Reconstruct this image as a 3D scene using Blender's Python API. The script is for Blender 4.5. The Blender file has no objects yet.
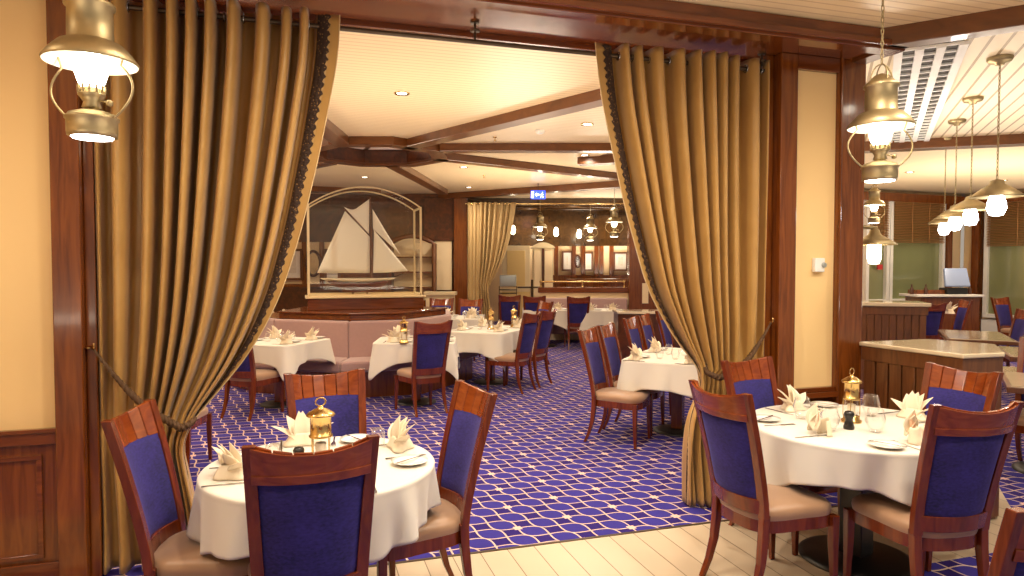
import bpy, bmesh, math, random
from math import sin, cos, pi, radians, sqrt, atan2, hypot, tan
from mathutils import Vector, Matrix
random.seed(7)
S = bpy.context.scene
# ------------------------------------------------------------------ camera, world, exposure
F = 683.0; EYE = 1.65; YAW = radians(17.3); PITCH = math.atan(23 / F)
cam = bpy.data.objects.new('camera', bpy.data.cameras.new('camera'))
S.collection.objects.link(cam)
cam.data.sensor_width = 36; cam.data.lens = F * 36 / 1024
cam.data.clip_start = .05; cam.data.clip_end = 200
cam.location = (0, 0, EYE)
cam.rotation_euler = (pi / 2 - PITCH, 0, -YAW)
S.camera = cam
S.view_settings.view_transform = 'Standard'; S.view_settings.look = 'None'
S.view_settings.gamma = 1; S.view_settings.use_curve_mapping = False
S.view_settings.exposure = 0.1
S.cycles.use_denoising = True
S.cycles.max_bounces = 8; S.cycles.diffuse_bounces = 4; S.cycles.glossy_bounces = 4
S.cycles.transmission_bounces = 8; S.cycles.transparent_max_bounces = 8
S.cycles.sample_clamp_indirect = 6
S.cycles.caustics_reflective = False; S.cycles.caustics_refractive = False
W = bpy.data.worlds.new('world'); S.world = W; W.use_nodes = True
W.node_tree.nodes['Background'].inputs[0].default_value = (1, .86, .70, 1)
W.node_tree.nodes['Background'].inputs[1].default_value = .38
WARM = (1, .87, .69)
CZ = 3.20; BZ = 3.10           # ceiling and beam undersides

def lamp(name, kind, loc, power, color=WARM, size=.06, spot=150, blend=.6, parent=None, rot=None):
    l = bpy.data.lights.new(name, kind); l.energy = power; l.color = color
    if kind == 'AREA': l.shape = 'DISK'; l.size = size
    else: l.shadow_soft_size = size
    if kind == 'SPOT': l.spot_size = radians(spot); l.spot_blend = blend
    o = bpy.data.objects.new(name, l); S.collection.objects.link(o); o.location = loc
    if rot: o.rotation_euler = rot
    if parent: o.parent = parent
    return o

# broad warm upward fill, added to brighten the ceilings; no fixtures
for ux, uy, uz, up, us in ((-2.6, 6.6, 1.9, 130, 1.2), (1.2, 6.0, 1.2, 95, 1.6), (5.4, 6.0, 1.9, 100, 1.2), (-2.2, 10.8, 1.9, 130, 1.4), (3.6, 10.8, 1.2, 130, 1.6), (1.0, 2.0, 1.2, 45, 1.6), (3.6, 1.2, 1.2, 40, 1.2), (-1.8, 1.4, 1.2, 40, 1.2),
                           (7.0, 4.4, 1.2, 75, 1.5), (10.2, 8.0, 1.3, 150, 2.0), (13.0, 7.5, 1.3, 90, 1.5), (6.6, 14.6, 1.6, 60, 1.0), (7.9, 17.0, 1.4, 110, 1.2)):
    lamp('cove_uplight', 'AREA', (ux, uy, uz), up*.66, (1, .84, .64), us, rot=(pi, 0, 0))
for ux, uy in ((8.6, 17.9), (6.6, 18.4)):
    lamp('lounge_light', 'POINT', (ux, uy, 2.5), 20, (1, .84, .62), .2)  # unseen point fill added to brighten the far lounge

# ------------------------------------------------------------------ helpers
def ray(px, py):
    x = (px - 512) / F; y = (288 - py) / F
    f = cos(PITCH) + y * sin(PITCH); u = y * cos(PITCH) - sin(PITCH)
    return x * cos(YAW) + f * sin(YAW), -x * sin(YAW) + f * cos(YAW), u
def at(px, py, z):                       # floor-plan position of a point of known height
    X, Y, u = ray(px, py); t = (z - EYE) / u; return X * t, Y * t
def aty(px, py, Yp):                     # X and height of a point in a wall plane Y = Yp
    X, Y, u = ray(px, py); t = Yp / Y; return X * t, EYE + u * t
def cw(r, d):                            # room axes from (sideways, distance) of the far hall
    return r * cos(YAW) + d * sin(YAW), -r * sin(YAW) + d * cos(YAW)
def pr(px, d): return (px - 512) / F * d
def pz(y, d): return EYE - (y - 265) / F * d

class MB:
    def __init__(s): s.v = []; s.f = []; s.s = []
    def add(s, vs, fs, smooth=False):
        n = len(s.v); s.v += [tuple(v) for v in vs]
        s.f += [tuple(i + n for i in f) for f in fs]; s.s += [smooth] * len(fs); return s
    def box(s, x0, x1, y0, y1, z0, z1):
        v = [(x0,y0,z0),(x1,y0,z0),(x1,y1,z0),(x0,y1,z0),(x0,y0,z1),(x1,y0,z1),(x1,y1,z1),(x0,y1,z1)]
        return s.add(v, [(0,3,2,1),(4,5,6,7),(0,1,5,4),(1,2,6,5),(2,3,7,6),(3,0,4,7)])
    def cbox(s, cx, cy, z0, z1, sx, sy, rz=0):
        c, n = cos(rz), sin(rz); v = []
        for z in (z0, z1):
            for a, b in ((-1,-1),(1,-1),(1,1),(-1,1)):
                x = a * sx / 2; y = b * sy / 2; v.append((cx + x*c - y*n, cy + x*n + y*c, z))
        return s.add(v, [(0,3,2,1),(4,5,6,7),(0,1,5,4),(1,2,6,5),(2,3,7,6),(3,0,4,7)])
    def prism(s, poly, z0, z1):
        a = sum(p[0]*q[1]-q[0]*p[1] for p, q in zip(poly, poly[1:]+poly[:1]))
        if a < 0: poly = poly[::-1]
        n = len(poly); v = [(x,y,z0) for x,y in poly] + [(x,y,z1) for x,y in poly]
        return s.add(v, [tuple(range(n))[::-1], tuple(range(n, 2*n))] + [(i,(i+1)%n,(i+1)%n+n,i+n) for i in range(n)])
    def slab(s, poly3, n, t):            # any planar outline given thickness t along n
        n = Vector(n).normalized() * t; k = len(poly3)
        v = [tuple(Vector(p) - n/2) for p in poly3] + [tuple(Vector(p) + n/2) for p in poly3]
        return s.add(v, [tuple(range(k))[::-1], tuple(range(k, 2*k))] + [(i,(i+1)%k,(i+1)%k+k,i+k) for i in range(k)])
    def beam(s, a, b, w, z0, z1, ea=0, eb=0):
        a = Vector((a[0], a[1])); b = Vector((b[0], b[1])); d = (b-a).normalized(); a = a - d*ea; b = b + d*eb
        c = (a+b)/2; return s.cbox(c.x, c.y, z0, z1, (b-a).length, w, atan2(d.y, d.x))
    def lathe(s, prof, n=20, c=(0,0,0), smooth=True, caps=True):
        v = []; m = len(prof)
        for r, z in prof:
            for i in range(n):
                t = 2*pi*i/n; v.append((c[0]+r*cos(t), c[1]+r*sin(t), c[2]+z))
        f = []
        for j in range(m-1):
            for i in range(n):
                k = (i+1) % n; f.append((j*n+i, j*n+k, (j+1)*n+k, (j+1)*n+i))
        s.add(v, f, smooth)
        if caps:
            if prof[0][0] > 1e-4: s.add(v[:n], [tuple(range(n))[::-1]])
            if prof[-1][0] > 1e-4: s.add(v[-n:], [tuple(range(n))])
        return s
    def tube(s, pts, r, n=8, closed=False, smooth=True):
        pts = [Vector(p) for p in pts]; m = len(pts); v = []; up = Vector((0,0,1)); prev = None
        for i, p in enumerate(pts):
            a = pts[(i-1) % m] if (closed or i) else p; b = pts[(i+1) % m] if (closed or i < m-1) else p
            d = (b-a).normalized()
            if prev is None:
                x = d.cross(up)
                if x.length < 1e-3: x = d.cross(Vector((1,0,0)))
            else: x = prev - d * prev.dot(d)
            x.normalize(); prev = x; y = d.cross(x); rr = r[i] if isinstance(r, (list, tuple)) else r
            for k in range(n):
                t = 2*pi*k/n; v.append(tuple(p + x*cos(t)*rr + y*sin(t)*rr))
        f = []
        for j in range(m if closed else m-1):
            for i in range(n):
                k = (i+1) % n; q = (j+1) % m; f.append((j*n+i, q*n+i, q*n+k, j*n+k))
        s.add(v, f, smooth)
        if not closed: s.add(v[:n], [tuple(range(n))]); s.add(v[-n:], [tuple(range(n))[::-1]])
        return s
    def sweep(s, secs, smooth=False):    # secs: (centre, width, depth, axis dir x, axis dir y)
        v = []; m = len(secs)
        for c, w, d, ax, ay in secs:
            c = Vector(c); ax = Vector(ax).normalized(); ay = Vector(ay).normalized()
            for a, b in ((-1,-1),(1,-1),(1,1),(-1,1)): v.append(tuple(c + ax*a*w/2 + ay*b*d/2))
        f = [(0,3,2,1), tuple(range(4*m-4, 4*m))]
        for j in range(m-1):
            for i in range(4):
                k = (i+1) % 4; f.append((4*j+i, 4*j+k, 4*j+4+k, 4*j+4+i))
        return s.add(v, f, smooth)
    def grid(s, nu, nv, fn, closed=False, smooth=True):
        v = [fn(i/(nu if closed else nu-1), j/(nv-1)) for j in range(nv) for i in range(nu)]
        f = [(j*nu+i, j*nu+(i+1)%nu, (j+1)*nu+(i+1)%nu, (j+1)*nu+i) for j in range(nv-1) for i in range(nu if closed else nu-1)]
        return s.add(v, f, smooth)
    def build(s, name, mat, parent=None, bevel=0, solid=0, loc=None, rz=None):
        me = bpy.data.meshes.new(name); me.from_pydata(s.v, [], s.f); me.materials.append(mat)
        me.polygons.foreach_set('use_smooth', s.s); me.update()
        o = bpy.data.objects.new(name, me); S.collection.objects.link(o)
        if parent: o.parent = parent
        if loc: o.location = loc
        if rz is not None: o.rotation_euler.z = rz
        if bevel:
            b = o.modifiers.new('bevel', 'BEVEL'); b.width = bevel; b.segments = 2; b.limit_method = 'ANGLE'
        if solid:
            b = o.modifiers.new('solid', 'SOLIDIFY'); b.thickness = solid; b.offset = 0
        return o

def tag(o, label=None, cat=None, group=None, kind=None):
    if label: o['label'] = label
    if cat: o['category'] = cat
    if group: o['group'] = group
    if kind: o['kind'] = kind
    return o
def empty(name, loc, rz=0, label=None, cat=None, group=None):
    o = bpy.data.objects.new(name, None); S.collection.objects.link(o)
    o.location = loc if len(loc) == 3 else (loc[0], loc[1], 0); o.rotation_euler.z = rz; o.empty_display_size = .1
    return tag(o, label, cat, group)
def copy_tree(o, parent=None):
    c = o.copy(); S.collection.objects.link(c)
    if parent: c.parent = parent
    for ch in list(o.children): copy_tree(ch, c)
    return c
PROTO = {}
def inst(key, maker, loc, rz, label, cat, group=None, scale=1):
    """the first of its kind is built, later ones are copies"""
    if key not in PROTO: PROTO[key] = o = maker()
    else: o = copy_tree(PROTO[key])
    o.location = loc if len(loc) == 3 else (loc[0], loc[1], 0); o.rotation_euler.z = rz; o.scale = (scale,)*3
    for k in ('label', 'category', 'group'):
        if k in o: del o[k]
    return tag(o, label, cat, group)
def struct(o): o['kind'] = 'structure'; return o

# ------------------------------------------------------------------ materials
def nt(name):
    m = bpy.data.materials.new(name); m.use_nodes = True
    t = m.node_tree; return m, t, t.nodes['Principled BSDF']
def N(t, typ, **kw):
    n = t.nodes.new(typ)
    for k, v in kw.items():
        if k.startswith('i_'): n.inputs[k[2:].replace('_', ' ')].default_value = v
        else: setattr(n, k, v)
    return n
def plain(name, col, rough=.5, metal=0, spec=None, bump=0, bscale=60, sheen=0, coat=0, var=.0):
    m, t, b = nt(name); b.inputs['Base Color'].default_value = (*col, 1)
    b.inputs['Roughness'].default_value = rough; b.inputs['Metallic'].default_value = metal
    if spec is not None: b.inputs['Specular IOR Level'].default_value = spec
    if sheen: b.inputs['Sheen Weight'].default_value = sheen
    if coat: b.inputs['Coat Weight'].default_value = coat; b.inputs['Coat Roughness'].default_value = .12
    tc = N(t, 'ShaderNodeTexCoord'); nz = N(t, 'ShaderNodeTexNoise', i_Scale=bscale, i_Detail=3.0)
    t.links.new(tc.outputs['Object'], nz.inputs['Vector'])
    if bump:
        bp = N(t, 'ShaderNodeBump', i_Strength=bump, i_Distance=.01); t.links.new(nz.outputs['Fac'], bp.inputs['Height'])
        t.links.new(bp.outputs['Normal'], b.inputs['Normal'])
    if var:
        mx = N(t, 'ShaderNodeMix', data_type='RGBA'); mx.inputs[6].default_value = (*[c*(1-var) for c in col], 1)
        mx.inputs[7].default_value = (*[min(1, c*(1+var)) for c in col], 1)
        t.links.new(nz.outputs['Fac'], mx.inputs[0]); t.links.new(mx.outputs[2], b.inputs['Base Color'])
    return m
def wood(name, dark, light, scale=(14, 14, 1.6), rough=.22, coat=.5):
    m, t, b = nt(name)
    tc = N(t, 'ShaderNodeTexCoord'); mp = N(t, 'ShaderNodeMapping'); mp.inputs['Scale'].default_value = scale
    nz = N(t, 'ShaderNodeTexNoise', i_Scale=2.2, i_Detail=5.0, i_Distortion=1.4)
    cr = N(t, 'ShaderNodeValToRGB'); cr.color_ramp.elements[0].position = .3; cr.color_ramp.elements[1].position = .72
    cr.color_ramp.elements[0].color = (*dark, 1); cr.color_ramp.elements[1].color = (*light, 1)
    t.links.new(tc.outputs['Object'], mp.inputs[0]); t.links.new(mp.outputs[0], nz.inputs['Vector'])
    t.links.new(nz.outputs['Fac'], cr.inputs[0]); t.links.new(cr.outputs[0], b.inputs['Base Color'])
    b.inputs['Roughness'].default_value = rough; b.inputs['Coat Weight'].default_value = coat
    b.inputs['Coat Roughness'].default_value = .08
    return m
def emis(name, col, power, base=(.9, .9, .9)):
    m, t, b = nt(name); b.inputs['Base Color'].default_value = (*base, 1)
    b.inputs['Emission Color'].default_value = (*col, 1); b.inputs['Emission Strength'].default_value = power
    return m
def math_node(t, op, a, b=None):
    n = N(t, 'ShaderNodeMath', operation=op)
    for i, x in enumerate((a, b)):
        if x is None: continue
        if isinstance(x, (int, float)): n.inputs[i].default_value = x
        else: t.links.new(x, n.inputs[i])
    return n.outputs[0]
def slats(name, ang, pitch, col, groove, rough=.35):
    m, t, b = nt(name)
    tc = N(t, 'ShaderNodeTexCoord'); mp = N(t, 'ShaderNodeMapping'); mp.inputs['Rotation'].default_value = (0, 0, -ang)
    t.links.new(tc.outputs['Object'], mp.inputs[0]); sx = N(t, 'ShaderNodeSeparateXYZ'); t.links.new(mp.outputs[0], sx.inputs[0])
    p = math_node(t, 'FRACT', math_node(t, 'DIVIDE', sx.outputs[1], pitch))
    g = math_node(t, 'LESS_THAN', math_node(t, 'ABSOLUTE', math_node(t, 'SUBTRACT', p, .5)), .09)
    mx = N(t, 'ShaderNodeMix', data_type='RGBA'); mx.inputs[6].default_value = (*col, 1); mx.inputs[7].default_value = (*groove, 1)
    t.links.new(g, mx.inputs[0]); t.links.new(mx.outputs[2], b.inputs['Base Color'])
    bp = N(t, 'ShaderNodeBump', i_Strength=.5, i_Distance=.01); t.links.new(g, bp.inputs['Height']); bp.invert = True
    t.links.new(bp.outputs[0], b.inputs['Normal']); b.inputs['Roughness'].default_value = rough
    return m
def carpet_mat():
    m, t, b = nt('blue_carpet'); L = t.links.new; mn = lambda *a: math_node(t, *a)
    tc = N(t, 'ShaderNodeTexCoord'); sx = N(t, 'ShaderNodeSeparateXYZ'); L(tc.outputs['Object'], sx.inputs[0])
    th = radians(-42); EU, EV = .215, .155; X0, Y0 = 1.58, 4.19
    x = mn('SUBTRACT', sx.outputs[0], X0); y = mn('SUBTRACT', sx.outputs[1], Y0)
    u = mn('DIVIDE', mn('ADD', mn('MULTIPLY', x, cos(th)), mn('MULTIPLY', y, sin(th))), EU)
    v = mn('DIVIDE', mn('ADD', mn('MULTIPLY', x, -sin(th)), mn('MULTIPLY', y, cos(th))), EV)
    rv = mn('ROUND', v); fu = mn('SUBTRACT', u, mn('ROUND', u)); fv = mn('ABSOLUTE', mn('SUBTRACT', v, rv))
    pu = mn('MULTIPLY', fu, pi); sl = mn('MULTIPLY', mn('SINE', pu), .5*pi*EV/EU)
    nrm = mn('SQRT', mn('ADD', mn('MULTIPLY', sl, sl), 1.0))
    d = mn('DIVIDE', mn('MULTIPLY', mn('ABSOLUTE', mn('SUBTRACT', fv, mn('MULTIPLY', mn('COSINE', pu), .5))), EV), nrm)
    on = mn('LESS_THAN', d, .0056)
    fl = mn('FLOOR', u); par = mn('PINGPONG', rv, 1.0)
    par2 = mn('PINGPONG', mn('ADD', fl, mn('MULTIPLY', rv, .5)), 1.0)
    dd = mn('ADD', mn('MULTIPLY', mn('ABSOLUTE', mn('SUBTRACT', mn('FRACT', u), .5)), EU), mn('MULTIPLY', fv, EV))
    mot = mn('MULTIPLY', mn('LESS_THAN', dd, .036), mn('MULTIPLY', mn('LESS_THAN', par, .5), mn('LESS_THAN', par2, .25)))
    nz = N(t, 'ShaderNodeTexNoise', i_Scale=90.0, i_Detail=2.0); L(tc.outputs['Object'], nz.inputs['Vector'])
    lens = mn('LESS_THAN', fv, mn('MULTIPLY', mn('COSINE', pu), .5))
    m0 = N(t, 'ShaderNodeMix', data_type='RGBA'); m0.inputs[6].default_value = (.028, .014, .13, 1); m0.inputs[7].default_value = (.045, .036, .26, 1)
    L(mn('ADD', mn('MULTIPLY', lens, .75), mn('MULTIPLY', nz.outputs['Fac'], .25)), m0.inputs[0])
    m1 = N(t, 'ShaderNodeMix', data_type='RGBA'); m1.inputs[7].default_value = (.60, .44, .36, 1)
    L(on, m1.inputs[0]); L(m0.outputs[2], m1.inputs[6])
    m2 = N(t, 'ShaderNodeMix', data_type='RGBA'); m2.inputs[7].default_value = (.72, .48, .42, 1)
    L(mot, m2.inputs[0]); L(m1.outputs[2], m2.inputs[6]); L(m2.outputs[2], b.inputs['Base Color'])
    b.inputs['Roughness'].default_value = .95; b.inputs['Specular IOR Level'].default_value = .1
    bp = N(t, 'ShaderNodeBump', i_Strength=.3, i_Distance=.004); L(nz.outputs['Fac'], bp.inputs['Height']); L(bp.outputs[0], b.inputs['Normal'])
    return m
def velvet():
    m, t, b = nt('blue_velvet'); L = t.links.new
    tc = N(t, 'ShaderNodeTexCoord'); mp = N(t, 'ShaderNodeMapping'); mp.inputs['Scale'].default_value = (60, 60, 110)
    nz = N(t, 'ShaderNodeTexNoise', i_Scale=1.0, i_Detail=4.0); L(tc.outputs['Object'], mp.inputs[0]); L(mp.outputs[0], nz.inputs['Vector'])
    n2 = N(t, 'ShaderNodeTexNoise', i_Scale=6.0, i_Detail=2.0); L(tc.outputs['Object'], n2.inputs['Vector'])
    cr = N(t, 'ShaderNodeValToRGB'); cr.color_ramp.elements[0].color = (.005, .004, .05, 1); cr.color_ramp.elements[1].color = (.040, .028, .27, 1)
    cr.color_ramp.elements[0].position = .3; cr.color_ramp.elements[1].position = .8
    L(math_node(t, 'ADD', math_node(t, 'MULTIPLY', nz.outputs['Fac'], .55), math_node(t, 'MULTIPLY', n2.outputs['Fac'], .5)), cr.inputs[0])
    L(cr.outputs[0], b.inputs['Base Color']); b.inputs['Roughness'].default_value = .85
    b.inputs['Sheen Weight'].default_value = .22; b.inputs['Sheen Tint'].default_value = (.35, .3, 1, 1); b.inputs['Sheen Roughness'].default_value = .4
    return m
def glass_mat(name, tint=(1, 1, 1), edge=.85):
    m, t, b = nt(name); t.nodes.remove(b)
    g = N(t, 'ShaderNodeBsdfGlossy'); g.inputs['Roughness'].default_value = .02; g.inputs['Color'].default_value = (1, 1, 1, 1)
    tr = N(t, 'ShaderNodeBsdfTransparent'); tr.inputs[0].default_value = (*tint, 1)
    lw = N(t, 'ShaderNodeLayerWeight'); lw.inputs[0].default_value = .5; mx = N(t, 'ShaderNodeMixShader')
    fac = math_node(t, 'ADD', math_node(t, 'MULTIPLY', math_node(t, 'POWER', lw.outputs['Facing'], 2.6), edge), .035 if edge > .5 else .012)
    t.links.new(fac, mx.inputs[0]); t.links.new(tr.outputs[0], mx.inputs[1]); t.links.new(g.outputs[0], mx.inputs[2])
    t.links.new(mx.outputs[0], t.nodes['Material Output'].inputs[0]); return m
def trim_mat():
    m, t, b = nt('brown_braid'); L = t.links.new
    tc = N(t, 'ShaderNodeTexCoord'); vo = N(t, 'ShaderNodeTexVoronoi', i_Scale=60.0); L(tc.outputs['Object'], vo.inputs['Vector'])
    cr = N(t, 'ShaderNodeValToRGB'); cr.color_ramp.elements[0].color = (.26, .14, .045, 1); cr.color_ramp.elements[1].color = (.030, .012, .005, 1)
    cr.color_ramp.elements[0].position = .12; cr.color_ramp.elements[1].position = .30
    L(vo.outputs['Distance'], cr.inputs[0]); L(cr.outputs[0], b.inputs['Base Color']); b.inputs['Roughness'].default_value = .8
    bp = N(t, 'ShaderNodeBump', i_Strength=.6, i_Distance=.01); L(vo.outputs['Distance'], bp.inputs['Height']); L(bp.outputs[0], b.inputs['Normal'])
    return m
def plank_mat():
    m, t, b = nt('pale_planks'); L = t.links.new
    tc = N(t, 'ShaderNodeTexCoord'); sx = N(t, 'ShaderNodeSeparateXYZ'); L(tc.outputs['Object'], sx.inputs[0])
    q = math_node(t, 'DIVIDE', sx.outputs[0], .162); fr = math_node(t, 'FRACT', q)
    g = math_node(t, 'LESS_THAN', fr, .035)
    wn = N(t, 'ShaderNodeTexWhiteNoise', noise_dimensions='1D'); L(math_node(t, 'FLOOR', q), wn.inputs['W'])
    m0 = N(t, 'ShaderNodeMix', data_type='RGBA'); m0.inputs[6].default_value = (.52, .41, .29, 1); m0.inputs[7].default_value = (.58, .47, .34, 1)
    L(wn.outputs[0], m0.inputs[0])
    m1 = N(t, 'ShaderNodeMix', data_type='RGBA'); m1.inputs[7].default_value = (.16, .11, .06, 1); L(g, m1.inputs[0]); L(m0.outputs[2], m1.inputs[6])
    L(m1.outputs[2], b.inputs['Base Color']); b.inputs['Roughness'].default_value = .35
    return m
M = dict(
    wood=wood('mahogany', (.105, .024, .003), (.23, .062, .008), (9, 9, .8)),
    woodx=wood('mahogany_lengthwise', (.095, .020, .003), (.19, .046, .007), (.8, 9, 9)),
    chair=wood('chair_mahogany', (.10, .015, .003), (.20, .036, .006), (10, 10, 1.2), .26, .3),
    rail=wood('rail_mahogany', (.15, .023, .004), (.29, .060, .009), (1.2, 10, 10), .18, .55),
    beamw=wood('beam_mahogany', (.10, .030, .006), (.17, .055, .012), (2, 2, 4), .30, .4),
    darkw=wood('dark_mahogany', (.04, .009, .002), (.12, .030, .006), (3, 3, 3), .3, .4),
    planked=wood('brown_boards', (.10, .034, .012), (.19, .070, .022), (10, 10, 1.2), .35, .3),
    wallc=plain('cream_wall', (.86, .61, .29), .8, bump=.03, bscale=120),
    creamp=plain('pale_cream_panel', (.88, .70, .44), .7),
    panelo=plain('ochre_panel', (.70, .50, .20), .6),
    satin=plain('seat_satin', (.36, .21, .12), .38, sheen=.3, var=.12, bscale=9),
    velvet=velvet(), cloth=plain('white_cloth', (.74, .70, .62), .85, bump=.05, bscale=300, sheen=.2),
    napkin=plain('cream_napkin', (.84, .73, .56), .85, bump=.05, bscale=300),
    peach=plain('peach_napkin', (.85, .52, .34), .85),
    brass=plain('brass', (.72, .50, .20), .22, 1), abrass=plain('aged_brass', (.40, .32, .18), .48, 1, var=.3, bscale=12),
    silver=plain('polished_steel', (.42, .42, .43), .2, 1), dull=plain('dark_bronze', (.09, .06, .035), .4, .7),
    china=plain('white_china', (.88, .86, .82), .15, coat=.5), black=plain('black_metal', (.012, .011, .012), .4),
    blackp=plain('black_wood', (.02, .017, .016), .25), white=plain('white_paint', (.85, .85, .83), .45),
    enamel=plain('white_enamel', (.9, .88, .82), .35), glass=glass_mat('clear_glass'), 
    caseglass=glass_mat('case_glass', (.985, .99, .985), .2),
    winglass=plain('night_window_glass', (.22, .24, .11), .06, spec=.9, coat=1, var=.35, bscale=.7),
    bulb=emis('lamp_chimney_glow', (1, .86, .62), 14), bulbw=emis('white_lamp_glow', (1, .93, .85), 14),
    down=emis('downlight_glow', (1, .90, .74), 9), mauve=plain('mauve_banquette', (.40, .25, .235), .75, sheen=.4, var=.08, bscale=25),
    gold=None, braid=trim_mat(), rope=plain('brown_rope', (.09, .042, .014), .7, bump=.5, bscale=200),
    lining=plain('cream_piping', (.58, .42, .22), .7), framec=plain('pale_case_frame', (.74, .60, .36), .3),
    sail=plain('sailcloth', (.92, .87, .74), .8), hull=plain('hull_white', (.85, .76, .58), .4),
    keel=plain('hull_brown', (.12, .03, .015), .4), carpet=carpet_mat(), planks=plank_mat(),
    ceilA=slats('ceiling_boards', 0, .075, (.87, .68, .42), (.66, .47, .26)),
    ceilR=slats('hall_ceiling_boards', radians(48), .12, (.84, .70, .49), (.34, .23, .11)),
    plaster=plain('cream_plaster', (.86, .70, .46), .6), blind=slats('wood_blind', 0, .05, (.50, .25, .09), (.16, .06, .02)),
    dark=plain('dark_void', (.02, .014, .01), .6), marble=plain('pale_counter_top', (.72, .60, .42), .12, var=.12, bscale=4, coat=.6),
    sheer=plain('striped_gold_cloth', (.46, .31, .13), .6), blueplastic=plain('blue_grey_plastic', (.25, .33, .55), .25),
    steelgrey=plain('brushed_grey', (.42, .46, .47), .3, .6), art=plain('art_print', (.80, .76, .66), .4, var=.25, bscale=14),
    signblue=emis('sign_blue', (.03, .10, 1), 1.3, (.05, .1, .8)), signwhite=emis('sign_white', (.8, .95, 1), 3),
    red=plain('red_enamel', (.55, .03, .03), .4), shiny=wood('glossy_mahogany', (.04, .018, .005), (.10, .045, .012), (3, 3, 3), .2, .7),
)
def gold_mat():
    m, t, b = nt('gold_satin'); L = t.links.new
    tc = N(t, 'ShaderNodeTexCoord'); nz = N(t, 'ShaderNodeTexNoise', i_Scale=5.0, i_Detail=3.0); L(tc.outputs['Object'], nz.inputs['Vector'])
    cr = N(t, 'ShaderNodeValToRGB'); cr.color_ramp.elements[0].color = (.36, .19, .045, 1); cr.color_ramp.elements[1].color = (.50, .295, .088, 1)
    L(nz.outputs['Fac'], cr.inputs[0]); L(cr.outputs[0], b.inputs['Base Color'])
    b.inputs['Roughness'].default_value = .36; b.inputs['Sheen Weight'].default_value = .2; b.inputs['Specular IOR Level'].default_value = .6
    bp = N(t, 'ShaderNodeBump', i_Strength=.08, i_Distance=.02); L(nz.outputs['Fac'], bp.inputs['Height']); L(bp.outputs[0], b.inputs['Normal'])
    return m
M['gold'] = gold_mat()

# ------------------------------------------------------------------ floors and ceilings
struct(MB().prism([(-4, 3.75), (3.98, 3.75), (4.97, 3.75), (5.6, 3.9), (30, 3.9), (30, 30), (-14, 30), (-14, 3.75)], -.05, 0).build('floor', M['carpet']))
struct(MB().prism([(-4, 2.87), (4.10, 2.87), (4.98, 3.75), (-4, 3.75)], -.05, 0).build('floor', M['planks']))
struct(MB().prism([(-4, 0), (30, 0), (30, 3.9), (5.6, 3.9), (4.98, 3.75), (4.10, 2.87), (-4, 2.87)], -.05, 0).build('floor', M['carpet']))
struct(MB().beam((-4, 3.75), (4.98, 3.75), .02, 0, .004).build('trim_1', M['dull']))
struct(MB().prism([(-4, -1), (7.4, -1), (3.76, 3.66), (3.76, 3.7), (-4, 3.7)], 3.22, 3.28).build('ceiling', M['ceilA']))
CC = (1.0, 9.35)                         # centre of the octagonal coffer
OCT = [(CC[0]+1.02*cos(radians(22.5+45*i-17)), CC[1]+1.02*sin(radians(22.5+45*i-17))) for i in range(8)]
OCI = [(CC[0]+.80*cos(radians(22.5+45*i-17)), CC[1]+.80*sin(radians(22.5+45*i-17))) for i in range(8)]
cl_ = MB()
outer = [(-14, 3.7), (3.95, 3.7), (4.1, 9.1), (6.0, 14.2), (10.5, 22), (-14, 24)]
near = min(range(8), key=lambda i: OCI[i][1]); ring = [OCI[(near - k) % 8] for k in range(9)]
cl_.prism([(CC[0], 3.7)] + outer[1:] + [outer[0], (CC[0]-.001, 3.7)] + ring, CZ, CZ+.02)
struct(cl_.build('ceiling', M['ceilA']))
struct(MB().prism([(7.4, -1), (14, -1), (9.9, 5.0), (5.1, 8.4), (4.1, 9.1), (3.95, 3.7), (3.76, 3.66)], 3.22, 3.28).build('ceiling', M['ceilR']))
struct(MB().prism([(14, -1), (24, -1), (24, 16), (10.5, 22), (6.0, 14.2), (4.1, 9.1), (9.9, 5.0)], CZ, CZ+.08).build('ceiling', M['plaster']))

struct(MB().box(-3.3, -3.2, -1, 4.03, 0, 3.22).build('wall_left', M['wallc']))
struct(MB().box(-5.2, -5.1, 4.2, 16.6, 0, 3.2).build('wall_left', M['wallc']))
# header over the opening, left wall, right pier
tn = [1]
def trim(mb, mat='wood', bevel=.006, rz=None):
    tn[0] += 1; return struct(mb.build('trim_%d' % tn[0], M[mat], bevel=bevel, rz=rz))
trim(MB().box(-4, 3.9, 3.64, 3.76, 3.085, 3.22).box(-4, 3.9, 3.60, 3.64, 3.10, 3.14), 'woodx')
trim(MB().box(-4, 3.95, 3.76, 4.28, 3.12, 3.22), 'woodx')
trim(MB().box(-4, 3.95, 4.24, 4.30, 3.085, 3.2), 'woodx')
JL, JR = -1.19, -1.01
struct(MB().box(-4, JL, 4.03, 4.2, .80, 3.12).build('wall_left', M['wallc']))
w = MB(); w.box(-4, JL, 4.01, 4.2, 0, .80)
wl = struct(w.build('wall_left', M['wood']))
r_ = MB().box(-4, JL, 3.985, 4.01, .74, .80).box(-4, JL, 3.975, 4.01, .80, .82)
for x0, x1 in ((-2.35, -1.26), (-3.6, -2.45)):
    r_.box(x0, x1, 3.995, 4.01, .66, .685); r_.box(x0, x1, 3.995, 4.01, .15, .175)
    r_.box(x0, x0+.025, 3.995, 4.01, .175, .66); r_.box(x1-.025, x1, 3.995, 4.01, .175, .66)
r_.build('panel_moulding', M['woodx'], wl, bevel=.003)
struct(MB().box(-4, JL, 3.985, 4.01, 0, .13).build('baseboard_left', M['woodx'], bevel=.005))
trim(MB().box(JL, JR-.05, 3.97, 4.24, 0, 3.12).box(JR-.05, JR, 4.03, 4.24, 0, 3.12))
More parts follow.
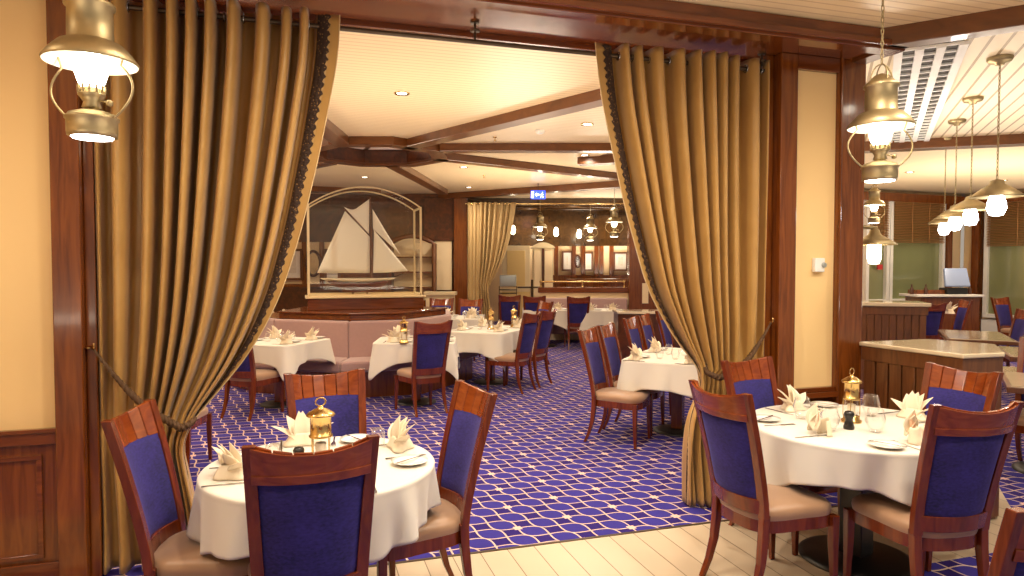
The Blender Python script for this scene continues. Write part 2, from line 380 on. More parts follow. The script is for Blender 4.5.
# right pier with the cream panel
trim(MB().box(3.12, 3.20, 4.08, 4.3, 0, 3.12).box(3.20, 3.34, 4.0, 4.3, 0, 3.12))
struct(MB().box(3.34, 3.70, 4.04, 4.28, .76, 3.02).build('wall_right', M['wallc']))
trim(MB().box(3.70, 3.93, 4.0, 4.3, 0, 3.12).box(3.70, 3.715, 3.985, 4.0, 0, 3.12))
pw = MB().box(3.34, 3.70, 4.0, 4.28, 3.02, 3.12).box(3.34, 3.70, 4.03, 4.28, 0, .70).box(3.34, 3.70, 3.97, 4.28, .70, .74).box(3.34, 3.70, 4.0, 4.28, .74, .77)
pw.box(3.37, 3.67, 4.015, 4.03, .60, .63).box(3.37, 3.67, 4.015, 4.03, .14, .17).box(3.37, 3.39, 4.015, 4.03, .14, .63).box(3.65, 3.67, 4.015, 4.03, .14, .63)
trim(pw, 'woodx', .004)
struct(MB().box(3.20, 3.93, 3.985, 4.0, 0, .12).build('baseboard_right', M['woodx']))

# ceiling beams
A0 = (3.76, 3.69)
bd = Vector((cos(radians(-50)), sin(radians(-50))))
trim(MB().beam(A0, (A0[0]+bd.x*5, A0[1]+bd.y*5), .14, BZ, 3.24, .05), 'beamw')
bn = Vector((-bd.y, bd.x)) * .10
trim(MB().beam((A0[0]+bn.x+.05, A0[1]+bn.y), (A0[0]+bn.x+bd.x*5, A0[1]+bn.y+bd.y*5), .05, BZ+.03, 3.24), 'enamel')
trim(MB().box(3.80, 3.93, 3.7, 4.3, 3.10, 3.22), 'beamw')
trim(MB().beam((3.9, 9.25), (11, 4.25), .22, BZ, 3.24), 'beamw')
cf = MB()
for i in range(8):
    j = (i+1) % 8; cf.prism([OCT[i], OCT[j], OCI[j], OCI[i]], BZ, CZ+.001)
co = struct(cf.build('trim_20', M['beamw'], bevel=.004))
cw_ = MB()
for i in range(8):
    j = (i+1) % 8; a = Vector((*OCI[i], 0)); b = Vector((*OCI[j], 0)); n = ((a+b)/2 - Vector((*CC, 0))).normalized()
    cw_.slab([(a.x, a.y, BZ+.03), (b.x, b.y, BZ+.03), (b.x, b.y, CZ+.13), (a.x, a.y, CZ+.13)], n, .02)
cw_.build('coffer_side', M['darkw'], co)
ct = MB()
for i in range(8):
    j = (i+1) % 8; k = .80
    p = [CC, OCI[i], OCI[j]]; g = (sum(q[0] for q in p)/3, sum(q[1] for q in p)/3)
    ct.prism([(g[0]+(q[0]-g[0])*k, g[1]+(q[1]-g[1])*k) for q in p], CZ+.11, CZ+.12)
ct.build('coffer_panel', plain('lilac_panel', (.78, .66, .62), .5), co)
dk = MB().prism(OCI, CZ+.12, CZ+.14).build('coffer_back', M['darkw'], co)
def rb(deg, ln, w=.20, r0=.95):
    a = radians(deg); d = Vector((cos(a), sin(a)))
    trim(MB().beam((CC[0]+d.x*r0, CC[1]+d.y*r0), (CC[0]+d.x*(r0+ln), CC[1]+d.y*(r0+ln)), w, BZ, CZ+.001), 'beamw')
p1 = Vector((1.30, 8.55)); 
trim(MB().beam((1.30, 8.62), (3.15, 4.4), .20, BZ, CZ+.001), 'beamw')
trim(MB().beam((1.75, 8.72), (4.2, 7.92), .18, BZ, CZ+.001), 'beamw')
trim(MB().beam((1.8, 9.35), (6.2, 11.0), .20, BZ, CZ+.001), 'beamw')
trim(MB().beam((1.3, 10.15), (2.85, 13.9), .20, BZ, CZ+.001), 'beamw')
trim(MB().beam((.5, 8.55), (-.55, 5.0), .20, BZ, CZ+.001), 'beamw')
trim(MB().beam((.45, 10.2), (-1.2, 13.4), .20, BZ, CZ+.001), 'beamw')
trim(MB().beam((.1, 9.3), (-4, 9.0), .20, BZ, CZ+.001), 'beamw')
trim(MB().beam((-2.5, 13.9), (1.6, 14.3), .3, BZ, CZ+.001), 'beamw')
trim(MB().beam((2.6, 15.25), (6.3, 10.75), .24, BZ-.02, CZ+.001), 'beamw')

# ------------------------------------------------------------------ curtains
def interp(tab, z):
    if z >= tab[0][1]: return tab[0][0]
    for (x0, z0), (x1, z1) in zip(tab, tab[1:]):
        if z >= z1: 
            k = (z-z1)/(z0-z1); return x1 + (x0-x1)*k
    return tab[-1][0]
def smooth_tab(tab):
    out = []
    for i in range(120):
        z = tab[0][1] + (tab[-1][1]-tab[0][1])*i/119
        xs = [interp(tab, min(tab[0][1], max(tab[-1][1], z+dz))) for dz in (-.12, -.08, -.04, 0, .04, .08, .12)]
        out.append((sum(xs)/7, z))
    return out
def curtain(name, label, X0, Y0, E, ztie, Wt, n, ztop=3.06, zbot=.015, side=1, amp=.115, braid=True, loc=(0,0), rz=0, mat='gold', nu=360, nv=70, ex=2.2):
    root = empty(name, (loc[0], loc[1], 0), rz, label, 'curtain')
    E = smooth_tab(E); Wtop = abs(E[0][0]-X0)
    def surf(s, v, off=0.0):
        z = ztop + (zbot-ztop)*v; e = abs(interp(E, z) - X0)
        k = max(0, min(1, (Wtop-e)/(Wtop-Wt))) if z > ztie else 1
        wt = Wt if z > ztie else e
        x = (1-k)*s*Wtop + k*wt*(1-(1-s)**ex)
        x += (e - ((1-k)*Wtop + k*wt)) * s
        near = math.exp(-((z-ztie)/.20)**2)
        ph = 2*pi*n*(s + .022*sin(13*s+1.3)) if s < .90 else 2*pi*n*(.90 + .022*sin(13*.9+1.3)) + (s-.90)*2*pi*1.6
        a = amp*(1-.55*near)*(1-.35*k)*(1 - .25*sin(11*s)) * (1 if s > .02 else s/.02)
        f = 2*((1+sin(ph))/2)**1.4 - .85; f *= 1 - max(0, min(1, (s-.86)/.10))*.8
        y = -a*f - .05*near*s + (.025*sin(3.1*s*6+z*1.7))*(1-v)*.6
        x -= .095*(Wtop/n)*sin(2*ph)*(1-.65*k)*(1 if s < .86 else max(0, 1-(s-.86)/.06))
        if z < ztie: y += .02*sin(9*s+z*5)
        return (X0 + side*x, Y0 + y - off, z)
    MB().grid(nu, nv, lambda s, v: surf(s, v)).build('fabric', M[mat], root, solid=.003)
    if braid:
        MB().grid(9, 220, lambda s, v: surf(.905 + .05*s + (.008*sin(v*400) if s > .9 else 0), v, .006)).build('braid_band', M['braid'], root, solid=.004)
        MB().tube([surf(1, i/160, .004) for i in range(161)], .0035, 6).build('edge_piping', M['lining'], root)
    return root, surf
EL = [(.235, 3.06), (.22, 2.81), (.12, 2.3), (.015, 1.85), (-.10, 1.48), (-.24, 1.2), (-.40, .99), (-.57, .80), (-.62, .74), (-.58, .48), (-.54, .25), (-.53, .0)]
cl, surfL = curtain('curtain', 'gold satin curtain drawn back to the left side of the opening', -1.01, 4.06, EL, .78, .40, 11)
ER = [(1.80, 3.06), (1.85, 2.71), (1.93, 2.39), (2.03, 2.01), (2.20, 1.48), (2.43, 1.11), (2.60, .92), (2.62, .85), (2.53, .70), (2.50, .46), (2.52, .0)]
cr_, surfR = curtain('curtain', 'gold satin curtain drawn back to the right side, beside the cream panel', 3.13, 4.06, ER, .90, .50, 11, side=-1, ex=2.6, amp=.09)
rod = empty('curtain_rod', (0, 4.06, 3.0), 0, 'dark bronze curtain rod across the top of the opening', 'curtain rod')
MB().tube([(-1.06, 0, 0), (3.13, 0, 0)], .014, 10).build('pole', M['dull'], rod)
for x in (-1.0, 1.03, 3.08):
    MB().tube([(x, 0, 0), (x, 0, .12)], .008, 8).lathe([(.028, .108), (.028, .12)], 14, (x, 0, 0)).lathe([(.014, .06), (.03, .062), (.03, .07), (.014, .072)], 14, (x, 0, 0)).build('bracket', M['dull'], rod)
def rings(surf, root, n, side):
    for i in range(n):
        s = (i+.5)/n*.92; x, y, z = surf(s, .02); g = MB()
        g.tube([(x, 4.06+.024*cos(a), 3.0+.024*sin(a)) for a in [2*pi*k/12 for k in range(12)]], .005, 6, closed=True)
        g.build('grommet', M['silver'], root)
rings(surfL, cl, 10, 1); rings(surfR, cr_, 10, -1)
def tieback(label, hook, knot, side):
    t = empty('curtain_tieback', (hook[0], hook[1], 0), 0, label, 'tieback')
    hx, hy, hz = 0, 0, hook[2]; kx, ky, kz = knot[0]-hook[0], knot[1]-hook[1], knot[2]
    path = []
    for i in range(90):
        u = i/89; x = hx + (kx-hx)*u; z = hz + (kz-hz)*u - .05*sin(pi*u); y = hy + (ky-hy)*min(1, u*1.8)
        path.append(Vector((x, y-.0, z)))
    for i in range(1, 30):
        a = pi*i/29; path.append(Vector((kx + side*.05*sin(a), ky + .14*(1-cos(a))/2, kz + .02*a)))
    r = [.007 + .013*min(1, i/40) for i in range(len(path))]
    MB().tube(path, [q*.8 for q in r], 8).build('cord', M['rope'], t)
    for ph in (0, pi):
        hel = [p + Vector((0, cos(i*.8+ph), sin(i*.8+ph)))*r[i]*.7 for i, p in enumerate(path)]
        MB().tube(hel, [q*.5 for q in r], 6).build('twisted_strand', M['rope'], t)
    MB().tube([(-side*.02, .02, hz+.01), (side*.012, -.03, hz), (side*.02, -.045, hz+.015), (side*.015, -.04, hz+.03)], .005, 8).lathe([(.018, 0), (.018, .006)], 12, (-side*.02, .02, hz)).build('hook', M['brass'], t)
tieback('brown twisted rope holding back the left curtain', (-1.02, 3.99, 1.22), (-.60, 3.93, .79), 1)
tieback('brown twisted rope holding back the right curtain', (3.13, 3.99, 1.25), (2.66, 3.90, .90), -1)

# ------------------------------------------------------------------ chairs
def make_chair():
    R = empty('dining_chair', (0, 0, 0))
    cm, rm = M['chair'], M['rail']
    def shape(t):                         # seat outline, t from 0..1 round
        a = 2*pi*t; c, n = cos(a), sin(a); e = .42
        x = math.copysign(abs(c)**e, c); y = math.copysign(abs(n)**e, n)
        w = .205 + .03*(y > 0)*abs(y) - .015*(y < 0)*abs(y); yy = y*.215
        if y < 0: yy -= .03*(1-x*x)*abs(y)
        else: yy += .02*(1-x*x)*abs(y)
        return x*w, yy
    def seat(u, v):
        x, y = shape(u)
        prof = [(1.0, .405), (1.02, .425), (1.01, .447), (.95, .463), (.80, .474), (.5, .482), (.2, .485), (.0, .485)]
        k, z = prof[min(7, int(round(v*7)))]
        return x*k, y*k + .01, z
    MB().grid(48, 8, seat, closed=True).build('seat', M['satin'], R)
    fr = MB(); n = 48
    o = [shape(i/n) for i in range(n)]
    ring = []
    for k, z in ((1.0, .345), (1.0, .405), (.86, .405), (.86, .345)): ring += [(x*k, y*k+.01, z) for x, y in o]
    fr.add(ring, [(j*n+i, j*n+(i+1)%n, ((j+1)%4)*n+(i+1)%n, ((j+1)%4)*n+i) for j in range(4) for i in range(n)])
    fr.build('seat_frame', cm, R)
    for sx in (-1, 1):
        MB().sweep([((sx*.215, .205, .40), .042, .042, (1,0,0), (0,1,0)), ((sx*.215, .205, .25), .038, .038, (1,0,0), (0,1,0)), ((sx*.218, .212, 0), .026, .026, (1,0,0), (0,1,0))]).build('leg', cm, R, bevel=.004)
        MB().sweep([((sx*.176, -.195 - .00, .44), .040, .044, (1,0,0), (0,1,0)), ((sx*.176, -.200, .33), .040, .042, (1,0,0), (0,1,0)), ((sx*.178, -.215, .20), .036, .036, (1,0,0), (0,1,0)), ((sx*.181, -.245, .09), .032, .030, (1,0,0), (0,1,0)), ((sx*.184, -.285, 0), .028, .026, (1,0,0), (0,1,0))]).build('leg', cm, R, bevel=.004)
    def yb(z): return -.200 - .135*max(0, (z-.44)/.6)**1.25
    def hw(z): return .176 + .030*max(0, (z-.44)/.6)
    st = MB()
    for sx in (-1, 1):
        secs = []
        for i in range(9):
            z = .42 + (1.045-.42)*i/8; secs.append(((sx*hw(z), yb(z), z), .046-.004*i/8, .036, (1, sx*.12, 0), (-sx*.12, 1, 0)))
        st.sweep(secs)
    def arc(mb, z0, z1, bow, thick, w_in, nseg=14, smooth=True, y_off=0):
        def fn(u, v):                     # closed loop around the section
            t = -1 + 2*u; k = v*4; q = [(0, z0), (0, z1), (-thick, z1), (-thick, z0), (0, z0)][min(4, int(round(k)))]
            z = q[1]; h = hw(z) - w_in
            if z > 1: z -= .030*(1-t*t)
            return t*h, yb(z) - bow*(1-t*t) + q[0] + thick/2 + y_off, z
        mb.grid(nseg+1, 5, fn, smooth=False)
    arc(st, .44, .515, .045, .034, .0)
    st.build('back_frame', cm, R, bevel=.003)
    rl = MB(); arc(rl, .905, 1.040, .055, .016, .0, 20, y_off=-.009); arc(rl, .905, .940, .055, .022, .0, 20, y_off=-.011)
    ns = 6
    for k in range(ns):                   # front staves with fine joints
        t0 = -1 + 2*(k+.03)/ns; t1 = -1 + 2*(k+.97)/ns; vs = []
        for z, in ((.900,), (1.046,)):
            for t, dy in ((t0, -.002), (t1, -.002), (t1, .014), (t0, .014)):
                vs.append((t*(hw(z)-.008), yb(z) - .055*(1-t*t) + dy, z - (.030*(1-t*t) if z > 1 else 0)))
        rl.add(vs, [(0,3,2,1),(4,5,6,7),(0,1,5,4),(1,2,6,5),(2,3,7,6),(3,0,4,7)])
    rl.build('top_rail', rm, R, bevel=.003)
    def pan(side):
        def fn(u, v):
            t = -1 + 2*u; z = .505 + .40*v; e = max(0, 1-abs(t)**8)*max(0, 1-abs(2*v-1)**10)
            return t*(hw(z)-.017), yb(z) - .050*(1-t*t) + side*(.006+.014*e), z
        return fn
    MB().grid(20, 14, pan(1)).grid(20, 14, pan(-1)).build('backrest', M['velvet'], R)
    return R
def chair(rail, deg, label, group=None):
    a = radians(deg); o = Vector((rail[0], rail[1])) + Vector((cos(a), sin(a)))*.372
    return inst('chair', make_chair, (o.x, o.y, 0), a - pi/2, label, 'chair', group)
def pxr(px, d): return cw(pr(px, d), d)
chair((.04, 2.40), 93, 'mahogany dining chair with its back to the viewer at the front left round table')
chair((-.72, 3.2), -10, 'mahogany dining chair on the curtain side of the front left round table')
chair((.87, 3.29), 189, 'mahogany dining chair on the right side of the front left round table')
chair((.13, 4.06), -80, 'mahogany dining chair beyond the front left round table, facing the viewer')
chair((1.95, 2.92), 4, 'mahogany dining chair on the left side of the front right round table')
chair((2.76, 3.80), -77, 'mahogany dining chair beyond the front right round table, before the right curtain')
chair((2.83, 2.20), 83, 'mahogany dining chair with lit blue back, nearest side of the front right round table')
chair((3.79, 3.06), 184, 'mahogany dining chair facing the viewer, tucked against the boarded counter')
chair((1.90, 1.18), 88, 'cropped chair back in the bottom right corner of the photo')
chair((1.40, 7.29), 105, 'mahogany dining chair with its back to the viewer before the mauve banquette table')
chair((2.90, 8.30), 134, 'nearer of the two dark-backed chairs on the right of the long banquette table')
chair((3.27, 8.68), 134, 'farther of the two dark-backed chairs on the right of the long banquette table')
chair((4.0, 10.8), 190, 'chair with violet-lit back right behind the pair at the long banquette table')
chair((4.06, 13.2), 73, 'dark-backed chair far off, left of the two chairs near the gold striped curtain')
chair((4.42, 12.7), 73, 'dark-backed chair far off, right of the two chairs near the gold striped curtain')
chair((5.15, 12.2), 73, 'dark-backed chair standing before the grey banquette of the far half wall')
chair((2.97, 12.0), 240, 'violet-lit chair against the far curtain, right of its twin')
chair((2.52, 12.45), 250, 'violet-lit chair by the mahogany column, left of its twin')
chair((2.60, 6.03), -45, 'first chair of the row left of the white table by the right curtain')
chair((2.97, 6.42), -45, 'second chair of the row left of the white table by the right curtain')
chair((3.63, 7.17), -45, 'third chair from the front in the row beyond the white table')
chair((4.00, 7.54), -45, 'fourth chair from the front in the row beyond the white table')
chair((4.62, 8.2), -45, 'last chair of the row, half behind the right curtain')
chair((4.25, 5.42), 135, 'chair on the far right side of the white table, behind the right curtain')
chair((4.60, 5.80), 135, 'second chair on the hidden right side of the white table, only legs in view')
chair((-.72, 7.72), 53, 'chair half behind the left curtain, before the left banquette table')
chair((-1.05, 5.70), 80, 'chair whose seat corner shows just right of the left curtain tie')
chair(pxr(934, 10.9), 70, 'dark-backed chair at the service counter in the right hall')
chair(pxr(969, 11.9), 152, 'violet-lit chair with napkin, before the service counter in the right hall')
chair(pxr(998, 12.9), -88, 'blue-backed chair beside the far right window')
chair(pxr(1030, 9.3), 150, 'blue-backed chair cut by the right edge of the photo')
chair(pxr(1056, 5.6), 195, 'chair at the pale table on the right edge, only its seat showing')

# ------------------------------------------------------------------ tables with cloths
def rect_R(a, b, rc=.02):
    def R(t):
        c, n = abs(cos(t)), abs(sin(t)); p = 14
        return 1/((c/a)**p + (n/b)**p)**(1/p)
    return R
def cloth(parent_loc, rz, R, ca, cb, label, z=.755, waves=9, wob=.014, nu=220, cat='tablecloth', group=None, dmin=.05, crot=0, seed=0, cap=.34, slope=.25, pw=9, flare=.035, tip=0):
    rnd = random.Random(seed); ph = [rnd.random()*6.28 for _ in range(4)]
    def fn(u, v):
        t = 2*pi*u; r = R(t); c, n = cos(t), sin(t)
        ct, sn = abs(cos(t-crot)), abs(sin(t-crot))
        bound = 1/((ct/ca)**pw + (sn/cb)**pw)**(1/pw)
        drop = bound - r
        if drop > cap: drop = cap + (drop-cap)*slope
        drop = max(dmin, drop) + tip*max(0, (bound - min(ca, cb))/(hypot(ca, cb)-min(ca, cb)))**3
        if v < .35: k = v/.35; return c*r*k, n*r*k, z
        k = (v-.35)/.65
        if k < .12: q = k/.12*pi/2; return c*(r+.012*sin(q)), n*(r+.012*sin(q)), z-.012*(1-cos(q))
        h = (k-.12)/.88; dn = .012 + h*drop*.97
        fold = sin(waves*t+ph[0]) + .6*sin((waves*2+1)*t+ph[1]) + .4*sin((waves*3-1)*t+ph[2])
        corner = max(0, (bound - min(ca, cb))/(hypot(ca, cb)-min(ca, cb)))
        rr = r + .010 + h*(.004 + wob*(fold-.5) + flare*corner) 
        dt = .05*corner*h*sin(14*t+ph[3])
        return cos(t+dt)*rr, sin(t+dt)*rr, z - dn
    o = MB().grid(nu, 30, fn, closed=True).build('tablecloth', M['cloth'], solid=.003)
    o.location = (parent_loc[0], parent_loc[1], 0); o.rotation_euler.z = rz
    return tag(o, label, cat, group)
def round_table(c, r, label):
    t = empty('round_table', c, 0, label, 'table')
    MB().lathe([(r-.01, .722), (r, .73), (r, .748), (r-.005, .750)], 48).build('tabletop', M['planked'], t)
    MB().cbox(0, 0, .03, .722, .13, .13, .3).build('column', M['blackp'], t, bevel=.006)
    MB().cbox(0, 0, .68, .722, .8, .08, .3).cbox(0, 0, .68, .722, .08, .8, .3).build('support', M['blackp'], t, bevel=.004)
    MB().lathe([(.30, 0), (.30, .012), (.27, .022), (.10, .03), (.08, .034)], 40).build('base', M['black'], t)
    return t
def square_table(c, rz, a, b, label, top='planked'):
    t = empty('dining_table', c, rz, label, 'table')
    MB().cbox(0, 0, .722, .745, 2*a-.07, 2*b-.07).build('tabletop', M[top], t, bevel=.005)
    for s in ((-1, 1) if a > .6 else (0,)):
        MB().cbox(s*a*.55, 0, .03, .722, .11, .11).build('column', M['wood'], t, bevel=.006)
        MB().lathe([(.24, 0), (.24, .012), (.21, .022), (.08, .03)], 32, (s*a*.55, 0, 0)).build('base', M['black'], t)
    return t
T1 = (.085, 3.16); T2 = (2.98, 3.05)
round_table(T1, .485, 'front left round table under a short white cloth')
cloth(T1, 0, lambda t: .495, .72, .72, 'short white cloth over the front left round table', waves=8, wob=.024, seed=3, crot=radians(-24), cap=.205)
round_table(T2, .57, 'front right round table with a black disc foot')
cloth(T2, 0, lambda t: .58, .77, .77, 'white cloth over the front right round table, hanging to a point in front', waves=8, wob=.028, seed=5, crot=radians(40), cap=.19, slope=.5, pw=22)
def laid(c, deg, a, b, name, label, ov=.20, seed=0):
    square_table(c, radians(deg), a, b, label)
    cloth(c, radians(deg), rect_R(a, b), a+ov, b+ov, 'white cloth over ' + name, waves=6, wob=.014, seed=seed, cap=.36, slope=.7, pw=24, flare=.09, tip=.15)
laid((3.58, 5.95), 45, .60, .40, 'the table before the right curtain', 'white-clothed table just left of the right curtain', .22, 1)
laid((1.33, 8.14), -14, .46, .38, 'the banquette table behind the chair', 'white-clothed table before the mauve banquette', .21, 2)
laid((-.22, 8.50), 53, .42, .42, 'the table at the left end of the banquette', 'white-clothed table at the left end of the banquette', .20, 4)
laid((2.55, 9.22), 49, .58, .43, 'the long table right of the banquette', 'long white-clothed table right of the banquette', .25, 5)
laid((2.60, 11.45), -17, .42, .40, 'the small table before the violet chairs', 'white-clothed table before the two violet chairs', .20, 6)
laid(pxr(545, 13.9), -17, .44, .40, 'the left table at the far half wall', 'far white-clothed table at the left of the grey banquette', .26, 7)
laid(pxr(600, 13.7), -17, .40, .40, 'the right table at the far half wall', 'far white-clothed table at the right of the grey banquette', .28, 9)
laid((-.55, 11.8), -17, .42, .42, 'the small far table beside the left curtain', 'far white-clothed table glimpsed beside the left curtain', .20, 10)
def bare(c, deg, a, b, label):
    t = empty('pale_topped_table', c, radians(deg), label, 'table')
    MB().cbox(0, 0, .70, .745, 2*a, 2*b).build('tabletop', M['planked'], t, bevel=.006)
    MB().cbox(0, 0, .745, .751, 2*a-.06, 2*b-.06).build('inlay', M['marble'], t)
    MB().cbox(0, 0, .03, .70, .11, .11).build('column', M['blackp'], t)
    MB().lathe([(.28, 0), (.28, .012), (.25, .022), (.08, .03)], 36).build('base', M['black'], t)
bare((8.30, 6.60), 45, .68, .36, 'pale-topped table beyond the boarded counter, farthest of three')
bare((7.30, 5.05), 45, .50, .36, 'pale-topped table at the right edge, middle of three')
bare((5.72, 3.85), 40, .62, .36, 'pale-topped table at the right edge, nearest of three')

# ------------------------------------------------------------------ tableware
def leaf(mb, base, tilt, az, L, Wd, curl=.25):
    ca, sa = cos(az), sin(az)
    def fn(u, v):
        s = -1+2*u; wv = Wd*sin(pi*min(1, .12+v*.88)**1.0)*(1-.15*v); lean = tilt + curl*v
        rad = L*v*sin(lean); z = L*v*cos(lean); x = s*wv; bend = .35*wv*s*s
        xr, yr = x, rad - bend
        return base[0] + xr*ca - yr*sa, base[1] + xr*sa + yr*ca, base[2] + z
    mb.grid(7, 8, fn)
def make_napkin():
    mb = MB()
    for az, tl in ((-1.6, .75), (-.8, .42), (0, .12), (.8, .42), (1.6, .75), (.4, -.1), (-.4, .2)):
        leaf(mb, (.02*sin(az), 0, .015), tl, az*.9 + pi, .125, .034)
    def cuff(u, v):
        t = 2*pi*u; r = (.05 + .014*sin(3*t)) * (1-.45*v); return r*cos(t)*1.35, r*sin(t)-.01, .002 + .05*v
    mb.grid(24, 6, cuff, closed=True)
    return mb.build('folded_napkin', M['napkin'], solid=.0025)
def make_bishop():
    R = empty('folded_napkin', (0, 0, 0)); mb = MB()
    for s in (-1, 1):
        def lobe(u, v, s=s):
            t = pi*(u-.5)*1.25; r = .030*(1-.35*v); return s*.030 + r*sin(t)*1.1, -.02 - r*cos(t), .002 + .075*v - .012*abs(sin(t))*v
        mb.grid(12, 8, lobe)
    leaf(mb, (0, .012, .03), .05, pi, .105, .038, .1); leaf(mb, (-.02, .02, .02), .35, pi+.9, .115, .024); leaf(mb, (.02, .02, .02), .35, pi-.9, .115, .024)
    mb.build('folds', M['napkin'], R, solid=.003)
    q = MB(); leaf(q, (0, -.004, .045), .0, pi, .075, .024, .05); q.build('inner_fold', M['peach'], R, solid=.002)
    return R
def make_lantern():
    R = empty('table_lantern', (0, 0, 0)); b = M['brass']
    MB().lathe([(.045, 0), (.046, .010), (.036, .016), (.036, .030), (.030, .034)], 24).build('base', b, R)
    MB().lathe([(.028, .034), (.030, .04), (.030, .105), (.027, .112)], 24, caps=False).build('glass_cylinder', M['glass'], R)
    MB().lathe([(.018, .034), (.018, .085), (.004, .09)], 14).build('candle', M['napkin'], R)
    MB().lathe([(.036, .108), (.038, .114), (.033, .118), (.033, .185), (.036, .188)], 24).build('chimney', b, R)
    MB().lathe([(.044, .188), (.046, .193), (.040, .200), (.022, .212), (.010, .218), (.008, .224)], 24).build('cap', b, R)
    MB().tube([(.016*cos(a), 0, .240+.016*sin(a)) for a in [2*pi*k/16 for k in range(16)]], .0028, 6, closed=True).build('ring_handle', b, [q for q in R.children if q.name.startswith('cap')][0])
    for a in range(4):
        t = a*pi/2+.5; MB().tube([(.036*cos(t), .036*sin(t), .03), (.036*cos(t), .036*sin(t), .112)], .0022, 6).build('guard_rod', b, R)
    return R
def make_tumbler(): return MB().lathe([(.0, .002), (.022, .002), (.026, .006), (.040, .045), (.041, .060), (.033, .088), (.029, .100), (.0275, .100), (.031, .088), (.039, .058), (.036, .044), (.022, .012), (.0, .010)], 28, caps=False).build('glass_tumbler', M['glass'])
def make_upturned(): return MB().lathe([(.036, 0), (.034, .06), (.030, .092), (.020, .096), (.0, .096), (.0, .086), (.018, .084), (.031, .055), (.033, 0)], 28, caps=False).build('glass_tumbler', M['glass'])
def make_mill(): return MB().lathe([(.021, 0), (.022, .01), (.016, .03), (.014, .042), (.019, .052), (.021, .064), (.016, .074), (.006, .077), (.0, .078)], 20).build('pepper_mill', M['blackp'])
def make_plate(): return MB().lathe([(.0, .004), (.05, .004), (.062, .010), (.082, .016), (.083, .018), (.062, .013), (.05, .008), (.0, .008)], 36, caps=False).build('side_plate', M['china'])
def make_knife(): return MB().prism([(-.004, -.11), (.004, -.11), (.006, -.02), (.009, 0), (.010, .08), (.004, .105), (-.004, .108), (-.004, 0)], .0, .003).build('knife', M['silver'])
def make_fork():
    mb = MB().prism([(-.005, -.10), (.005, -.10), (.0035, -.01), (.011, .025), (.012, .045), (-.012, .045), (-.011, .025), (-.0035, -.01)], 0, .003)
    for k in range(4): x = -.0115 + k*.0065; mb.prism([(x, .044), (x+.0035, .044), (x+.0027, .09), (x+.0008, .09)], 0, .003)
    return mb.build('fork', M['silver'])
ZT = .7575
def put(key, mk, c, off, ang, dr, dt, rz, label, cat, group=None, dz=0, scale=1):
    """off/ang: seat direction from the table centre; dr, dt: towards centre / to the right"""
    a = ang; ux, uy = cos(a), sin(a); x = c[0] + ux*(off-dr) - uy*dt; y = c[1] + uy*(off-dr) + ux*dt
    return inst(key, mk, (x, y, ZT+dz), a + pi/2 + rz, label, cat, group, scale)
seatsL = [(-90, 'at the place nearest the viewer on the front left table'), (180, 'at the curtain-side place on the front left table'),
          (8, 'at the right-hand place on the front left table'), (88, 'at the far place on the front left table')]
for dg, where in seatsL:
    a = radians(dg)
    if dg == 180: put('napkin', make_napkin, T1, .50, a, .14, .08, .4, 'pointed cream napkin ' + where, 'napkin', scale=1.1)
    elif dg == 8: put('napkin', make_napkin, T1, .50, a, .12, .10, 0, 'pointed cream napkin ' + where, 'napkin', scale=1.15)
    elif dg == 88: put('napkin', make_napkin, T1, .50, a, .14, .09, 0, 'pointed cream napkin ' + where, 'napkin', scale=1.2)
    else: put('napkin', make_napkin, T1, .50, a, .14, 0, .3, 'pointed cream napkin ' + where, 'napkin')
    put('plate', make_plate, T1, .50, a, .14, -.17, 0, 'white side plate ' + where, 'plate')
    put('knife', make_knife, T1, .50, a, .14, .19, .05, 'steel knife ' + where, 'knife')
    put('knife', make_knife, T1, .50, a, .14, -.165, .5, 'butter knife on the plate ' + where, 'knife', dz=.017, scale=.8)
    put('fork', make_fork, T1, .50, a, .13, -.06, -.05, 'steel fork ' + where, 'fork')
inst('lantern', make_lantern, (.085, 3.14, ZT), .2, 'brass table lantern in the middle of the front left table', 'lantern', None, 1.15).scale = (1.4, 1.4, 1.18)
inst('mill', make_mill, (-.01, 3.13, ZT), 0, 'small dark pepper mill beside the lantern on the front left table', 'pepper mill', None, 1.2)
inst('upt', make_upturned, (-.12, 3.2, ZT), 0, 'upturned glass left of the lantern on the front left table', 'glass')
inst('upt', make_upturned, (.36, 3.36, ZT), 0, 'upturned glass right of the lantern on the front left table', 'glass')
seatsR = [(-93, 'at the nearest place on the front right table'), (178, 'at the left place on the front right table'),
          (3, 'at the counter-side place on the front right table'), (95, 'at the far place on the front right table')]
for dg, where in seatsR:
    a = radians(dg)
    if dg in (-93, 178): put('bishop', make_bishop, T2, .58, a, .20, .0 if dg == -93 else .12, pi if dg == 178 else .3, 'cream napkin with a peach inner fold ' + where, 'napkin', scale=1.25)
    else: put('napkin', make_napkin, T2, .58, a, .16, 0 if dg == 3 else .05, .2, 'pointed cream napkin ' + where, 'napkin', scale=1.15)
    put('plate', make_plate, T2, .58, a, .14, -.22, 0, 'white side plate ' + where, 'plate')
    put('knife', make_knife, T2, .58, a, .15, .16, .05, 'steel knife ' + where, 'knife')
    put('knife', make_knife, T2, .58, a, .14, -.215, .5, 'butter knife on the plate ' + where, 'knife', dz=.017, scale=.8)
    put('fork', make_fork, T2, .58, a, .15, -.10, -.05, 'steel fork ' + where, 'fork')
inst('lantern', make_lantern, (2.99, 3.11, ZT), .2, 'brass table lantern in the middle of the front right table', 'lantern', None, 1.2)
inst('mill', make_mill, (2.85, 2.98, ZT), 0, 'small dark pepper mill beside the lantern on the front right table', 'pepper mill', None, 1.3)
inst('tum', make_tumbler, (2.72, 2.98, ZT), 0, 'clear tumbler left of the pepper mill on the front right table', 'glass', None, 1.25)
